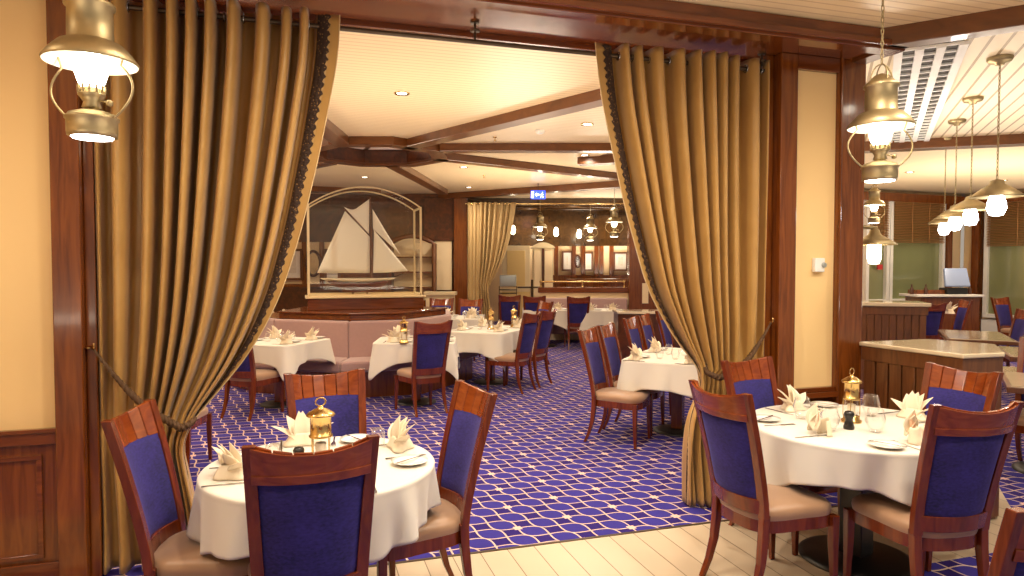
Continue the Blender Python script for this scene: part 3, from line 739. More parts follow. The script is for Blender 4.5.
inst('tum', make_tumbler, (2.93, 2.88, ZT), 0, 'clear tumbler right of the pepper mill on the front right table', 'glass', None, 1.25)
inst('tum', make_tumbler, (2.78, 3.26, ZT), 0, 'clear tumbler farther back left of the lantern on the front right table', 'glass', None, 1.25)
inst('tum', make_tumbler, (3.22, 3.2, ZT), 0, 'clear tumbler farther back right of the lantern on the front right table', 'glass', None, 1.25)
def far_set(c, deg, a, b, name, n=4, lantern=True, tall=None):
    c_ = Vector(c); r = radians(deg); ex = Vector((cos(r), sin(r))); ey = Vector((-sin(r), cos(r)))
    sp = [(-.55, -.62), (.55, -.62), (-.55, .62), (.55, .62)][:n]; w4 = ['near left', 'near right', 'far left', 'far right']
    for (u, v), ww in zip(sp, w4):
        p = c_ + ex*u*a + ey*v*b; q = p + ex*.15; g = c_ + ex*(u*a*.5) + ey*v*b*.3; k = p - ex*.11
        inst('napkin', make_napkin, (p.x, p.y, ZT), r + (pi if v > 0 else 0), 'pointed cream napkin, %s on %s' % (ww, name), 'napkin', 'napkins on ' + name, 1.15)
        inst('plate', make_plate, (q.x, q.y, ZT), 0, 'white side plate, %s on %s' % (ww, name), 'plate', 'side plates on ' + name)
        inst('tum', make_tumbler, (g.x, g.y, ZT), 0, 'clear glass, %s on %s' % (ww, name), 'glass', 'glasses on ' + name)
        inst('knife', make_knife, (k.x, k.y, ZT), r, 'steel knife, %s on %s' % (ww, name), 'knife', 'knives on ' + name)
    if lantern: inst('lantern', make_lantern, (c[0], c[1], ZT), .3, 'brass table lantern on ' + name, 'lantern', None, 1.1)
far_set((3.45, 5.85), 45, .60, .40, 'the table before the right curtain', lantern=False)
far_set((1.33, 8.14), -14, .42, .40, 'the banquette table behind the chair', lantern=False)
inst('lantern', make_lantern, (*at(404, 343, ZT), ZT), .3, 'brass table lantern left of the chair at the banquette table', 'lantern', None, 1.2)
far_set((-.22, 8.50), 53, .42, .42, 'the left banquette table', lantern=False)
far_set((2.55, 9.22), 49, .58, .43, 'the long banquette table', lantern=False)
for k, q in enumerate(((491, 329), (514, 327))): inst('lantern', make_lantern, (*at(*q, ZT), ZT), .3, 'brass table lantern, %s of the two on the long banquette table' % ('left', 'right')[k], 'lantern', None, 1.2)
far_set((2.60, 11.45), -17, .42, .40, 'the small table by the violet chairs', lantern=False)
far_set(pxr(545, 13.9), -17, .44, .40, 'the far left half-wall table', 2, False)
far_set(pxr(600, 13.7), -17, .40, .40, 'the far right half-wall table', 2, False)
far_set((-.55, 11.8), -17, .42, .42, 'the far table beside the left curtain', 4, False)

# ------------------------------------------------------------------ booth, pedestal, display case, ship
BK = [(-.75, 10.6), (-.25, 9.65), (.62, 9.02), (1.30, 9.02), (2.02, 9.80), (2.20, 10.8)]
def offset(poly, d):
    out = []; n = len(poly)
    for i, p in enumerate(poly):
        p = Vector(p); ds = []
        if i > 0: e = (p - Vector(poly[i-1])).normalized(); ds.append(Vector((e.y, -e.x)))
        if i < n-1: e = (Vector(poly[i+1]) - p).normalized(); ds.append(Vector((e.y, -e.x)))
        m = sum(ds, Vector((0, 0))).normalized(); k = d/max(.5, m.dot(ds[0])); out.append((p.x+m.x*k, p.y+m.y*k))
    return out
booth = empty('banquette', (0, 0, 0), 0, 'mauve upholstered banquette wrapped round the display case pedestal', 'banquette')
O5 = offset(BK, .50); O1 = offset(BK, .10); O0 = BK; O4 = offset(BK, .40)
for i in range(1, 4):
    MB().prism([O0[i], O0[i+1], O5[i+1], O5[i]], .33, .47).build('seat', M['mauve'], booth, bevel=.03)
    MB().prism([O0[i], O0[i+1], O1[i+1], O1[i]], .44, .93).build('backrest', M['mauve'], booth, bevel=.025)
    MB().prism([O0[i], O0[i+1], O4[i+1], O4[i]], 0, .33).build('plinth', M['wood'], booth)
for i in (0, 4):
    MB().prism([O0[i], O0[i+1], O1[i+1], O1[i]], .44, .93).build('backrest', M['mauve'], booth, bevel=.025)
    MB().prism([O0[i], O0[i+1], O5[i+1], O5[i]], .33, .47).build('seat', M['mauve'], booth, bevel=.03)
    MB().prism([O0[i], O0[i+1], O4[i+1], O4[i]], 0, .33).build('plinth', M['wood'], booth)
ped = empty('display_pedestal', (0, 0, 0), 0, 'stepped mahogany pedestal behind the mauve banquette', 'pedestal')
I0 = offset(BK, -.02)
MB().prism(I0 + [(1.0, 11.2), (.0, 11.2)], 0, .93).build('core', M['wood'], ped)
Lg = offset(BK, .02)
MB().prism(Lg[1:5] + [(1.0, 11.0), (.2, 11.0)], .93, 1.01).build('step', M['woodx'], ped, bevel=.01)
MB().prism(offset(BK, .05)[1:5] + [(1.0, 11.0), (.2, 11.0)], 1.01, 1.03).build('step_lip', M['woodx'], ped, bevel=.006)
CY0, CY1 = 9.75, 10.32
cx0 = aty(309, 296, CY0)[0]; cx1 = aty(421, 296, CY0)[0]
MB().box(cx0-.02, cx1+.03, CY0-.05, CY1+.03, 1.03, 1.19).build('upper_block', M['woodx'], ped, bevel=.008)
MB().box(cx0-.05, cx1+.06, CY0-.08, CY1+.05, 1.19, 1.215).build('top_board', M['framec'], ped, bevel=.006)
case = empty('display_case', ((cx0+cx1)/2, CY0, 1.215), 0, 'arched glass display case holding the model yacht', 'display case')
hwid = (cx1-cx0)/2; zs = aty(311, 205, CY0)[1]-1.215; zm = aty(365, 187, CY0)[1]-1.215; dp = CY1-CY0
def arch(y): return [(-hwid + 2*hwid*i/20, y, zs + (zm-zs)*(1-(2*i/20-1)**2)) for i in range(21)]
fr = MB()
for y in (0, dp):
    fr.tube(arch(y), .011, 6)
    for x in (-hwid, hwid): fr.box(x-.014, x+.014, y-.014, y+.014, 0, zs)
    fr.box(-hwid, hwid, y-.014, y+.014, 0, .03)
for x in (-hwid, hwid): fr.box(x-.014, x+.014, 0, dp, zs-.012, zs+.012); fr.box(x-.014, x+.014, 0, dp, 0, .03)
fr.build('frame', M['framec'], case)
for y in (0.002, dp-.002):
    MB().slab([(-hwid, y, .01), (hwid, y, .01)] + arch(y)[::-1], (0, 1, 0), .004).build('glass_pane', M['caseglass'], case)
for x in (-hwid, hwid): MB().box(x-.002, x+.002, 0, dp, .01, zs).build('glass_pane', M['caseglass'], case)
top = arch(0); tb = MB()
for p, q in zip(top, top[1:]): tb.slab([p, q, (q[0], dp, q[2]), (p[0], dp, p[2])], (0, 0, 1), .004)
tb.build('glass_top', M['caseglass'], case)
YS = 10.02; sc = lambda px, py: aty(px, py, YS)
ship = empty('model_yacht', (sc(360, 296)[0], YS, 1.215), 0, 'model sailing yacht with cream sails inside the glass case', 'model ship')
ox, oz = sc(360, 296)[0], 1.215
def L3(px, py, dy=0): x, z = sc(px, py); return (x-ox, dy, z-oz)
h0, h1 = L3(322, 280)[0], L3(394, 278)[0]; hz = L3(350, 278)[2]
def hull(z0f, z1f):
    def fn(u, v):
        t = u; x = h0 + (h1-h0)*t; b = .11*sin(pi*min(1, .06+t*.94)**.8)**.7; dep = .14*sin(pi*(.05+.9*t))**.8; b *= 1 if z0f == 0 else .8
        a = pi*v; f = sin(a); return x + .05*(1-f)*(t-.5), b*cos(a)*(1-.15*f), hz - dep*(z0f + (z1f-z0f)*f) - .01*(1-abs(2*t-1))
    return fn
MB().grid(26, 11, hull(0, .5)).build('hull', M['hull'], ship, solid=.004)
MB().grid(26, 11, lambda u, v: tuple(Vector(hull(.45, 1.25)(.1+.8*u, v)) * 1)).build('keel', M['keel'], ship, solid=.004)
MB().grid(26, 2, lambda u, v: (h0+(h1-h0)*u, (v-.5)*.2*sin(pi*min(1, .06+u*.94))**.7, hz-.004)).build('deck', M['framec'], ship, solid=.003)
MB().box(-.16, .16, -.05, .05, 0, .015).cbox(-.1, 0, 0, hz-.13, .02, .03).cbox(.1, 0, 0, hz-.13, .02, .03).build('stand', M['wood'], ship)
MB().tube([L3(371, 279), L3(371, 228)], .016, 8).tube([L3(371, 228), L3(370, 197)], .009, 8).build('mast', M['planked'], ship)
MB().tube([L3(318, 274, .01), L3(371, 274, .01)], .006, 6).tube([L3(344, 209, .01), L3(371, 236, .01)], .006, 6).tube([L3(394, 277), L3(409, 271)], .005, 6).build('spar', M['planked'], ship)
def sailm(pts, name='sail', belly=.03):
    a, b, c, d = [Vector(L3(*p)) for p in pts]
    MB().grid(10, 10, lambda u, v: tuple(((a*(1-u)+b*u)*(1-v) + (d*(1-u)+c*u)*v) + Vector((0, -belly*sin(pi*u)*sin(pi*v), 0)))).build(name, M['sail'], ship, solid=.003)
sailm([(317, 273), (370, 273), (370, 237), (345, 211)])
sailm([(344, 207), (369, 234), (369.3, 199), (353, 211)])
sailm([(373, 229), (400, 254), (386, 232), (372.5, 209)])
sailm([(373, 273), (388, 272.5), (408, 271), (374, 230)])

# ------------------------------------------------------------------ far left back wall (axes turned with the far hall)
RZ = -YAW; D = 14.9
def B(mb, name, mat, parent=None, **k): return mb.build(name, M[mat], parent, rz=RZ, **k)
struct(B(MB().box(-9, pr(466, D), D, D+.2, 2.15, 3.2), 'wall_far', 'darkw'))
struct(B(MB().box(-9, pr(342, D), D, D+.2, 1.2, 2.15), 'wall_far', 'creamp'))
struct(B(MB().box(pr(342, D), pr(466, D), D, D+.2, 0, 2.15), 'wall_far', 'wood'))
struct(B(MB().box(-9, pr(342, D), D-.03, D+.2, 0, 1.2), 'wall_far', 'darkw'))
for px in (305, 342, 322.5): trim(MB().box(pr(px, D)-.05, pr(px, D)+.05, D-.05, D, 1.2, 2.15), 'wood', .004, RZ)
trim(MB().box(-9, pr(342, D), D-.06, D, 1.17, 1.24), 'wood', .004, RZ)
trim(MB().box(pr(455, D), pr(468, D), D-.25, D+.1, 0, 3.1), 'wood', .01, RZ)
trim(MB().box(pr(425, D), pr(456, D), D-.10, D, 2.17, 3.1), 'darkw', .01, RZ)
def framed(r, d, z0, z1, w, label, name='framed_picture', oval=False, rt='print'):
    t = empty(name, (*cw(r, d), 0), RZ, label, 'picture' if not oval else 'mirror')
    zc = (z0+z1)/2; h = z1-z0
    if oval:
        MB().tube([(w/2*cos(a), -.02, zc+h/2*sin(a)) for a in [2*pi*k/28 for k in range(28)]], .03, 8, closed=True).build('frame', M['darkw'], t)
        MB().slab([(w/2*cos(a), -.01, zc+h/2*sin(a)) for a in [2*pi*k/28 for k in range(28)]], (0, 1, 0), .01).build('mirror_glass', M['silver'], t)
    else:
        f = MB()
        for a, b, c, e in ((-w/2, w/2, z0, z0+.05), (-w/2, w/2, z1-.05, z1), (-w/2, -w/2+.05, z0, z1), (w/2-.05, w/2, z0, z1)): f.box(a, b, -.04, 0, c, e)
        f.build('frame', M['planked'], t, bevel=.004)
        MB().box(-w/2+.04, w/2-.04, -.015, 0, z0+.04, z1-.04).build('mount', M['enamel'], t)
        MB().box(-w/2+.14, w/2-.14, -.02, -.014, z0+.16, z1-.14).build('print', M['art'], t)
    return t
framed(pr(292, D-.02), D-.05, 1.32, 2.0, .5, 'framed print on the far wall beside the left curtain edge')
framed(pr(314, D-.02), D-.05, 1.42, 1.95, .30, 'oval mirror on the far wall seen through the display case', 'oval_mirror', True)
framed(pr(333, D-.02), D-.05, 1.32, 2.0, .34, 'framed print behind the sails, seen through the display case')
# arched dresser and lit niche
hut = empty('arched_dresser', (*cw(pr(412, D-.3), D-.35), 0), RZ, 'arched dresser with lit cream shelves right of the display case', 'dresser')
hw_ = 22/F*D
def archo(r, z): return [(-r, 0, .85)] + [(-r+2*r*i/12, 0, z + .16*(1-(2*i/12-1)**2)) for i in range(13)] + [(r, 0, .85)]
MB().slab([(x, .30, z) for x, y, z in archo(hw_-.02, 2.08)], (0, 1, 0), .02).build('back_panel', M['creamp'], hut)
a_ = MB().tube([(x, 0, z) for x, y, z in archo(hw_, 2.10)], .05, 6).box(-hw_-.03, -hw_+.05, 0, .3, 0, 2.1).box(hw_-.05, hw_+.03, 0, .3, 0, 2.1)
a_.build('case_frame', M['planked'], hut)
for z in (1.15, 1.48, 1.80): MB().box(-hw_, hw_, .02, .28, z, z+.03).build('shelf', M['planked'], hut)
MB().box(-hw_, hw_, 0, .3, 0, .9).build('lower_cupboard', M['wood'], hut)
struct(B(MB().box(pr(435, D), pr(452, D), D-.06, D-.02, pz(290, D), pz(241, D)), 'wall_far', 'creamp'))
sb = B(MB().box(pr(424, D-1), pr(456, D-1), D-1.1, D-.7, 1.04, 1.10).box(pr(426, D-1), pr(454, D-1), D-1.05, D-.75, 0, 1.04), 'sideboard', 'framec')
tag(sb, 'pale ledge cabinet beside the mahogany column, behind the violet chairs', 'cabinet')
# far curtain
EF = [(1.02, 3.0), (.98, 2.7), (.88, 2.2), (.74, 1.75), (.50, 1.3), (.42, 1.15), (.46, .9), (.50, 0)]
fc = pxr(468, 14.35)
curtain('curtain', 'far striped gold curtain tied back beside the mahogany column', 0, 0, EF, 1.2, .42, 9, ztop=2.96, side=1, amp=.06, braid=False, loc=fc, rz=RZ, mat='sheer', nu=220, nv=40)
rod2 = tag(MB().tube([(-.05, 0, 2.93), (3.6, 0, 2.93)], .015, 8).build('curtain_rod', M['brass'], loc=(*fc, 0), rz=RZ), 'thin brass rod above the far curtain', 'curtain rod')
# half wall and far lounge
H = 15.0
struct(B(MB().box(pr(541, H), pr(642, H), H, H+.15, 0, 1.04), 'wall_partition', 'creamp'))
trim(MB().box(pr(538, H), pr(642, H), H-.05, H+.2, 1.04, 1.16), 'woodx', .01, RZ)
rl = empty('brass_rail', (*cw(pr(583, H), H+.07), 1.16), RZ, 'low brass rail on top of the far half wall', 'rail')
L_ = 42/F*H
MB().tube([(-L_, 0, .12), (L_, 0, .12)], .02, 8).build('bar', M['brass'], rl)
for x in (-L_, 0, L_): MB().lathe([(.03, 0), (.02, .03), (.02, .09), (.035, .12), (.02, .15)], 12, (x, 0, 0)).build('post', M['brass'], rl)
gb = empty('banquette', (*cw(pr(585, H), H-.1), 0), RZ, 'grey-mauve banquette against the far half wall', 'banquette')
MB().box(-41/F*H, 41/F*H, -.12, .05, .45, .93).build('backrest', M['mauve'], gb, bevel=.03)
MB().box(-41/F*H, 41/F*H, -.60, -.10, .2, .46).build('seat', M['mauve'], gb, bevel=.03)
trim(MB().box(pr(628, H), pr(655, H), H-.15, H+.15, 0, 3.2), 'wood', .01, RZ)
struct(B(MB().box(pr(641, H), pr(647, H), H-.17, H-.14, pz(303, H), pz(283, H)), 'wall_partition', 'creamp'))
# sideboard right of far tables
d2 = 11.0; s0, s1 = pr(619, d2), pr(655, d2)
cb = empty('sideboard', (*cw((s0+s1)/2+.3, d2), 0), RZ, 'dark sideboard with pale top beside the right curtain', 'sideboard')
MB().box(-.6, .6, 0, .5, 0, .86).build('body', M['darkw'], cb, bevel=.006)
MB().box(-.62, .62, -.02, .52, .86, .90).build('top', M['marble'], cb, bevel=.006)
# lounge beyond
E_ = 20.0
struct(B(MB().box(-2, 6, E_, E_+.2, 0, 3.2), 'wall_back', 'creamp'))
struct(B(MB().box(-2.5, 7, 17.6, 17.8, 2.14, 3.2), 'wall_back', 'shiny'))
struct(B(MB().box(pr(550, 19.9), 6, E_-.08, E_, 0, pz(275, E_)), 'wall_back', 'wood'))
for px in (556, 573.5, 583, 596, 601, 611, 642): trim(MB().box(pr(px, E_)-.06, pr(px, E_)+.06, E_-.10, E_, .8, 2.3), 'wood', .004, RZ)
framed(pr(567, E_), E_-.06, pz(271, E_), pz(251, E_), .32, 'tall framed print of a ship on the far lounge wall, left one')
framed(pr(588, E_), E_-.06, pz(271, E_), pz(252, E_), .28, 'tall framed print on the far lounge wall, middle one')
framed(pr(577.5, E_), E_-.06, pz(267, E_), pz(256, E_), .16, 'small oval mirror between the framed prints of the far lounge', 'oval_mirror', True)
framed(pr(620, E_), E_-.06, pz(271, E_), pz(252, E_), .42, 'square framed round map on the far lounge wall, right one')
for k, dd in enumerate((15.9, 16.6, 17.3)): trim(MB().box(-2.5, 7, dd, dd+.16, 3.04, 3.2), 'shiny', .01, RZ)
lb = empty('lounge_bench', (*cw(pr(600, 18.5), 18.5), 0), RZ, 'mahogany-backed lounge bench beyond the brass rail', 'bench')
MB().box(-.9, .75, 0, .1, .4, 1.28).build('back', M['wood'], lb, bevel=.02); MB().box(-.9, .75, -.6, 0, .2, .5).build('seat', M['mauve'], lb, bevel=.03)
# cabinets left of the half wall
K = 16.6
c1 = empty('tall_cabinet', (*cw(pr(516, K), K), 0), RZ, 'tall ochre-panelled cabinet right of the far curtain', 'cabinet')
w1 = 14/F*K
MB().box(-w1, w1, 0, .5, 1.0, 2.12).build('body', M['framec'], c1, bevel=.01)
MB().box(-w1+.12, w1-.12, -.02, 0, 1.12, 2.0).build('door', M['panelo'], c1, bevel=.006)
MB().box(-w1, w1, 0, .5, 0, 1.0).build('lower_body', M['panelo'], c1)
c2 = empty('arched_cabinet', (*cw(pr(543, K), K), 0), RZ, 'cream cabinet with shallow arched top beside the framed prints', 'cabinet')
w2 = 10/F*K
MB().box(-w2, w2, 0, .5, 0, 2.06).build('body', M['framec'], c2, bevel=.01)
for s in (-.52, .52): MB().box(s*w2-.09, s*w2+.09, -.02, 0, .9, 2.0).build('door', M['creamp'], c2, bevel=.006)
MB().slab([(-w2-.05, .2, 2.06)] + [(-w2-.05+(2*w2+.1)*i/10, .2, 2.08+.12*(1-(2*i/10-1)**2)) for i in range(11)] + [(w2+.05, .2, 2.06)], (0, 1, 0), .45).build('cornice', M['framec'], c2)
MB().box(-.03, .03, -.03, 0, .9, 2.05).build('divider', M['darkw'], c2)
ap = empty('drinks_dispenser', (*cw(pr(508, 15.7), 15.7), 0), RZ, 'grey drinks machine on a wire stand beside the far curtain', 'machine')
MB().box(-.19, .19, -.15, .15, 1.16, 1.42).build('housing', M['steelgrey'], ap, bevel=.02)
st_ = MB()
for z in (1.0, 1.08): st_.tube([(-.2, -.16, z), (.2, -.16, z), (.2, .16, z), (-.2, .16, z)], .008, 6, closed=True)
for x in (-.2, .2):
    for y in (-.16, .16): st_.tube([(x, y, .8), (x, y, 1.16)], .008, 6)
st_.build('stand', M['dull'], ap); MB().box(-.22, .22, -.18, .18, 0, .8).build('cupboard', M['planked'], ap, bevel=.01)
rg = empty('barrier_rail', (*cw(pr(533, 15.3), 15.3), 0), RZ, 'thin dark barrier rail left of the far half wall', 'rail')
MB().tube([(-.35, 0, 1.15), (.16, 0, 1.15)], .02, 8).tube([(-.02, 0, 0), (-.02, 0, 1.32)], .025, 8).build('bar', M['dull'], rg)

# ------------------------------------------------------------------ right hall
GX = [(860, 13.9), (962, 15.0), (1060, 13.4)]
Wp = [cw(pr(p, d), d) for p, d in GX]
def wallseg(a, b, off, z0, z1, name, mat, u0=0, u1=1, th=.1):
    a = Vector(a); b = Vector(b); e = (b-a).normalized(); n = Vector((e.y, -e.x))
    if n.dot(Vector((0, 0)) - a) < 0: n = -n
    p = a + (b-a)*u0 + n*off; q = a + (b-a)*u1 + n*off
    return struct(MB().beam(p, q, th, z0, z1).build(name, M[mat]))
a, b, c = Wp
wallseg(a, b, -.1, 0, 3.2, 'wall_right', 'creamp', -.4, 1); wallseg(b, c, -.1, 0, 3.2, 'wall_right', 'creamp', 0, 1.6)
wallseg(a, b, .06, 2.95, 3.12, 'trim_60', 'wood', -.4, 1.03, .24); wallseg(b, c, .06, 2.95, 3.12, 'trim_61', 'wood', -.03, 1.6, .24)
def window(n, a, b, u0, u1, z0, z1, zb):
    a = Vector(a); b = Vector(b); p = a + (b-a)*u0; q = a + (b-a)*u1; e = (q-p); L = e.length
    o = empty('window_%d' % n, (p.x, p.y, 0), atan2(e.y, e.x)); o['kind'] = 'structure'
    MB().box(0, L, -.06, -.05, z0, z1).build('pane', M['winglass'], o)
    f = MB()
    for x0, x1, c0, c1 in ((-.05, .03, z0, z1), (L-.03, L+.05, z0, z1), (-.05, L+.05, z0-.08, z0), (-.05, L+.05, z1, z1+.05)): f.box(x0, x1, -.14, -.03, c0, c1)
    f.build('window_frame', M['white'], o, bevel=.005)
    bl = MB(); k = 0; z = zb
    while z < z1:
        bl.sweep([((0.02, -.16, z), .004, .05, (0, .35, 1), (0, 1, -.35)), ((L-.02, -.16, z), .004, .05, (0, .35, 1), (0, 1, -.35))]); z += .034
    for x in (L*.33, L*.66): bl.tube([(x, -.19, zb), (x, -.19, z1)], .006, 5)
    bl.build('blind', plain('blind_wood', (.46, .22, .075), .45), o)
    return o
window(1, a, b, .02, .20, .95, 2.95, 2.15); window(2, a, b, .24, .74, .95, 2.95, 2.12)
window(3, b, c, .30, 1.3, .62, 2.95, 2.05)
for u, (p, q) in ((.795, (a, b)), (.20, (b, c))):
    wallseg(p, q, .05, 0, 3.0, 'trim_%d' % (62+int(u*10)), 'wood', u-.03 if p is a else u-.06, u+.03 if p is a else u+.02, .2)
wallseg(b, c, .05, 0, .5, 'baseboard_right', 'white', .25, 1.5, .08)
wallseg(a, b, .03, 0, .85, 'baseboard_right', 'wood', -.3, 1, .06)
alarm = tag(MB().box(-.05, .05, -.04, 0, -.05, .05).build('alarm_button', M['red'], loc=(*cw(pr(879, 13.93), 13.93), pz(267, 13.93)), rz=RZ), 'small red alarm box on the white window post in the right hall', 'alarm')
# counters
cnt = empty('boarded_counter', (0, 0, 0), 0, 'angled boarded counter with pale top joined to the right pier', 'counter')
CP = [(3.90, 4.0), (3.97, 3.23), (4.31, 3.22), (4.71, 3.59), (4.55, 4.0)]
def shrink(p, k):
    gx = sum(q[0] for q in p)/len(p); gy = sum(q[1] for q in p)/len(p)
    return [(gx+(x-gx)*k, gy+(y-gy)*k) for x, y in p]
MB().prism(CP, 1.06, 1.09).build('top_board', M['marble'], cnt, bevel=.008)
MB().prism(shrink(CP, .97), .96, 1.06).build('fascia', M['planked'], cnt, bevel=.005)
MB().prism(shrink(CP, .90), 0, .96).build('carcass', M['planked'], cnt)
bo = MB(); sp = shrink(CP, .93)
for p, q in zip(sp[:4], sp[1:4]):
    p = Vector(p); q = Vector(q); n = max(1, int((q-p).length/.095))
    for i in range(n): bo.beam(p+(q-p)*(i+.06)/n, p+(q-p)*(i+.94)/n, .02, .02, .96)
bo.build('boards', M['planked'], cnt, bevel=.004)
c2_ = empty('boarded_counter', (6.95, 7.28, 0), radians(-34), 'farther boarded counter before the right hall window', 'counter')
MB().box(0, .95, 0, .6, 1.11, 1.16).build('top_board', M['marble'], c2_, bevel=.008)
MB().box(.02, .92, .02, .58, 1.0, 1.11).build('fascia', M['planked'], c2_, bevel=.004)
MB().box(.05, .90, .05, .55, 0, 1.0).build('carcass', M['planked'], c2_)
bo = MB()
for i in range(10): bo.box(.04+i*.087, .04+i*.087+.078, .03, .05, .02, 1.0)
bo.build('boards', M['planked'], c2_, bevel=.003)
sv = empty('service_station', (*cw(pr(941, 12.9), 12.9), 0), RZ, 'mahogany service station with white top below the tilted screen', 'service station')
MB().box(-.62, .62, -.3, .3, 1.06, 1.10).build('top', M['white'], sv, bevel=.006)
MB().box(-.50, .58, -.24, .3, 0, 1.06).build('body', M['wood'], sv, bevel=.008)
MB().box(-.48, .10, -.05, .25, 1.10, 1.18).build('drawer_box', M['wood'], sv, bevel=.005)
mo = empty('till_screen', (*cw(pr(954, 12.9), 12.9), 1.10), RZ, 'blue-grey tilted till screen on the service station', 'screen')
MB().box(-.2, .2, -.12, .15, 0, .12).build('base', M['black'], mo, bevel=.02)
MB().slab([(-.27, -.16, .15), (.20, -.16, .15), (.29, .10, .48), (-.14, .10, .48)], (0, -1, .6), .05).build('display', M['blueplastic'], mo, bevel=.01)
for k, px in enumerate((912, 926, 970)):
    o = inst('bottle', lambda: MB().lathe([(.035, 0), (.035, .10), (.015, .13), (.013, .16), (.016, .18), (.0, .19)], 12).build('sauce_bottle', M['darkw']), (*cw(pr(px, 12.85), 12.85), 1.10), 0,
             ['dark bottle at the left end of the service station', 'dark bottle second from the left on the service station', 'dark bottle right of the till screen'][k], 'bottle')
inst('napkin', make_napkin, (*pxr(949, 11.9), .80), 0, 'white cloth napkin beside the chair below the till screen', 'napkin', None, 1.6)
th = empty('thermostat', (3.555, 4.035, 1.65), 0, 'white thermostat box with grey dial on the cream pier', 'thermostat')
MB().box(-.05, .035, -.035, 0, -.05, .05).build('housing', M['white'], th, bevel=.006)
kk = MB().lathe([(.018, 0), (.018, .014), (.014, .016)], 16).build('dial', M['steelgrey'], th); kk.rotation_euler = (pi/2, 0, 0); kk.location = (.022, -.034, 0)
sk = empty('wall_socket', (3.50, 4.0, .33), 0, 'small socket low on the pier below the front right table', 'socket')
MB().box(-.05, .05, -.0, .014, -.035, .035).build('plate', M['panelo'], sk); MB().box(-.02, .02, -.004, .01, -.015, .015).build('insert', M['black'], sk)

# ceiling vent of the right hall
v0 = Vector((4.30, 3.80)); v1 = Vector((7.40, 6.85)); e = (v1-v0); L = e.length; wv = .40
vt = empty('ceiling_vent', (v0.x, v0.y, 3.22), atan2(e.y, e.x), 'long white lattice vent in the boarded right hall ceiling', 'vent')
MB().box(0, L, -wv/2, wv/2, -.012, -.002).build('backing', M['dark'], vt)
f = MB()
for y in (-wv/2, -wv/6, wv/6, wv/2): f.box(0, L, y-.028, y+.028, -.035, -.012)
f.build('rail', M['white'], vt)
f = MB(); n = 24
for i in range(n+1): f.box(L*i/n-.012, L*i/n+.012, -wv/2, wv/2, -.028, -.012)
f.build('cross_slat', M['white'], vt)

# ------------------------------------------------------------------ lamps
def chain(mb, x, y, z0, z1):
    z = z0; k = 0; s = .035
    while z < z1:
        a = (0 if k % 2 else pi/2); h = min(s, z1-z+.004)
        mb.tube([(x+.007*cos(t)*cos(a), y+.007*cos(t)*sin(a), z+h/2+(h/2+.003)*sin(t)) for t in [2*pi*q/8 for q in range(8)]], .0028, 5, closed=True); z += s-.004; k += 1
def make_oil_lamp(zc=3.22, light=30, zb=2.096):
    R = empty('oil_lamp_pendant', (0, 0, 0)); b = M['abrass']; q = zb-2.096
    MB().lathe([(.0, zc-.03-q), (.05, zc-.03-q), (.055, zc-.005-q), (.055, zc-q)], 18).build('canopy', b, R)
    ch = MB(); chain(ch, 0, 0, 2.72, zc-.02-q); ch.build('chain', b, R)
    bl = MB().tube([(.060*cos(t), 0, 2.62+.10*sin(t)) for t in [pi*k/12 for k in range(13)]], .004, 6).tube([(0, .060*cos(t), 2.62+.10*sin(t)) for t in [pi*k/12 for k in range(13)]], .004, 6); bl.build('bail', b, R)
    MB().lathe([(.012, 2.67), (.035, 2.66), (.070, 2.625), (.088, 2.610), (.088, 2.598), (.078, 2.592), (.080, 2.470), (.084, 2.465)][::-1], 28).build('smoke_bell', b, R)
    MB().lathe([(.163, 2.384), (.166, 2.390), (.142, 2.425), (.11, 2.458), (.080, 2.470)], 40, caps=False).build('shade', b, R)
    MB().lathe([(.161, 2.383), (.138, 2.418), (.105, 2.450), (.030, 2.460)], 40, caps=False).build('shade_lining', M['enamel'], R)
    MB().lathe([(.028, 2.285), (.046, 2.31), (.058, 2.35), (.050, 2.39), (.036, 2.42), (.034, 2.455)], 24).build('glass_chimney', M['bulb'], R)
    bu = MB().lathe([(.018, 2.205), (.035, 2.215), (.028, 2.235), (.042, 2.255), (.048, 2.262), (.048, 2.268), (.040, 2.27), (.040, 2.285), (.030, 2.29)], 24)
    for i in range(12):
        t = 2*pi*i/12; bu.tube([(.045*cos(t), .045*sin(t), 2.268), (.047*cos(t), .047*sin(t), 2.298)], .004, 5)
    bu.tube([(.03, 0, 2.24), (.075, 0, 2.23)], .004, 6).lathe([(.0, 2.216), (.012, 2.22), (.012, 2.238), (0, 2.242)], 10, (.075, 0, 0)); bu.build('burner', b, R)
    MB().lathe([(.075, 2.100), (.086, 2.104), (.088, 2.12), (.088, 2.165), (.094, 2.168), (.094, 2.176), (.088, 2.178), (.080, 2.19), (.05, 2.20), (.03, 2.208)], 32).build('oil_tank', b, R)
    MB().lathe([(.070, 2.096), (.074, 2.101)], 24).build('downlight_lens', M['bulbw'], R)
    for s in (-1, 1):
        pts = [(s*(.090+.085*sin(pi*k/16)**.9 + .0), 0, 2.17+(2.40-2.17)*k/16 + .0) for k in range(15)]
        MB().tube(pts + [(s*.140, 0, 2.415)], .0045, 6).build('side_hoop', b, R)
    if light:
        lamp('oil_lamp_light', 'POINT', (0, 0, 2.345), light, (1, .84, .60), .05, parent=R)
        lamp('oil_lamp_spot', 'SPOT', (0, 0, 2.09), light*.22, (1, .9, .8), .03, 110, parent=R)
    return R
def oil(loc, rz, label, zb=2.1, group=None, light=True, scale=1, zc=3.22):
    R = make_oil_lamp(zc, 26 if light is True else light, zb)
    R.location = (loc[0], loc[1], zb-2.096); R.rotation_euler.z = rz
    return tag(R, label, 'lamp', group)
oil((-.76, 3.03), radians(-25), 'large brass oil lamp pendant before the left column', 2.14)
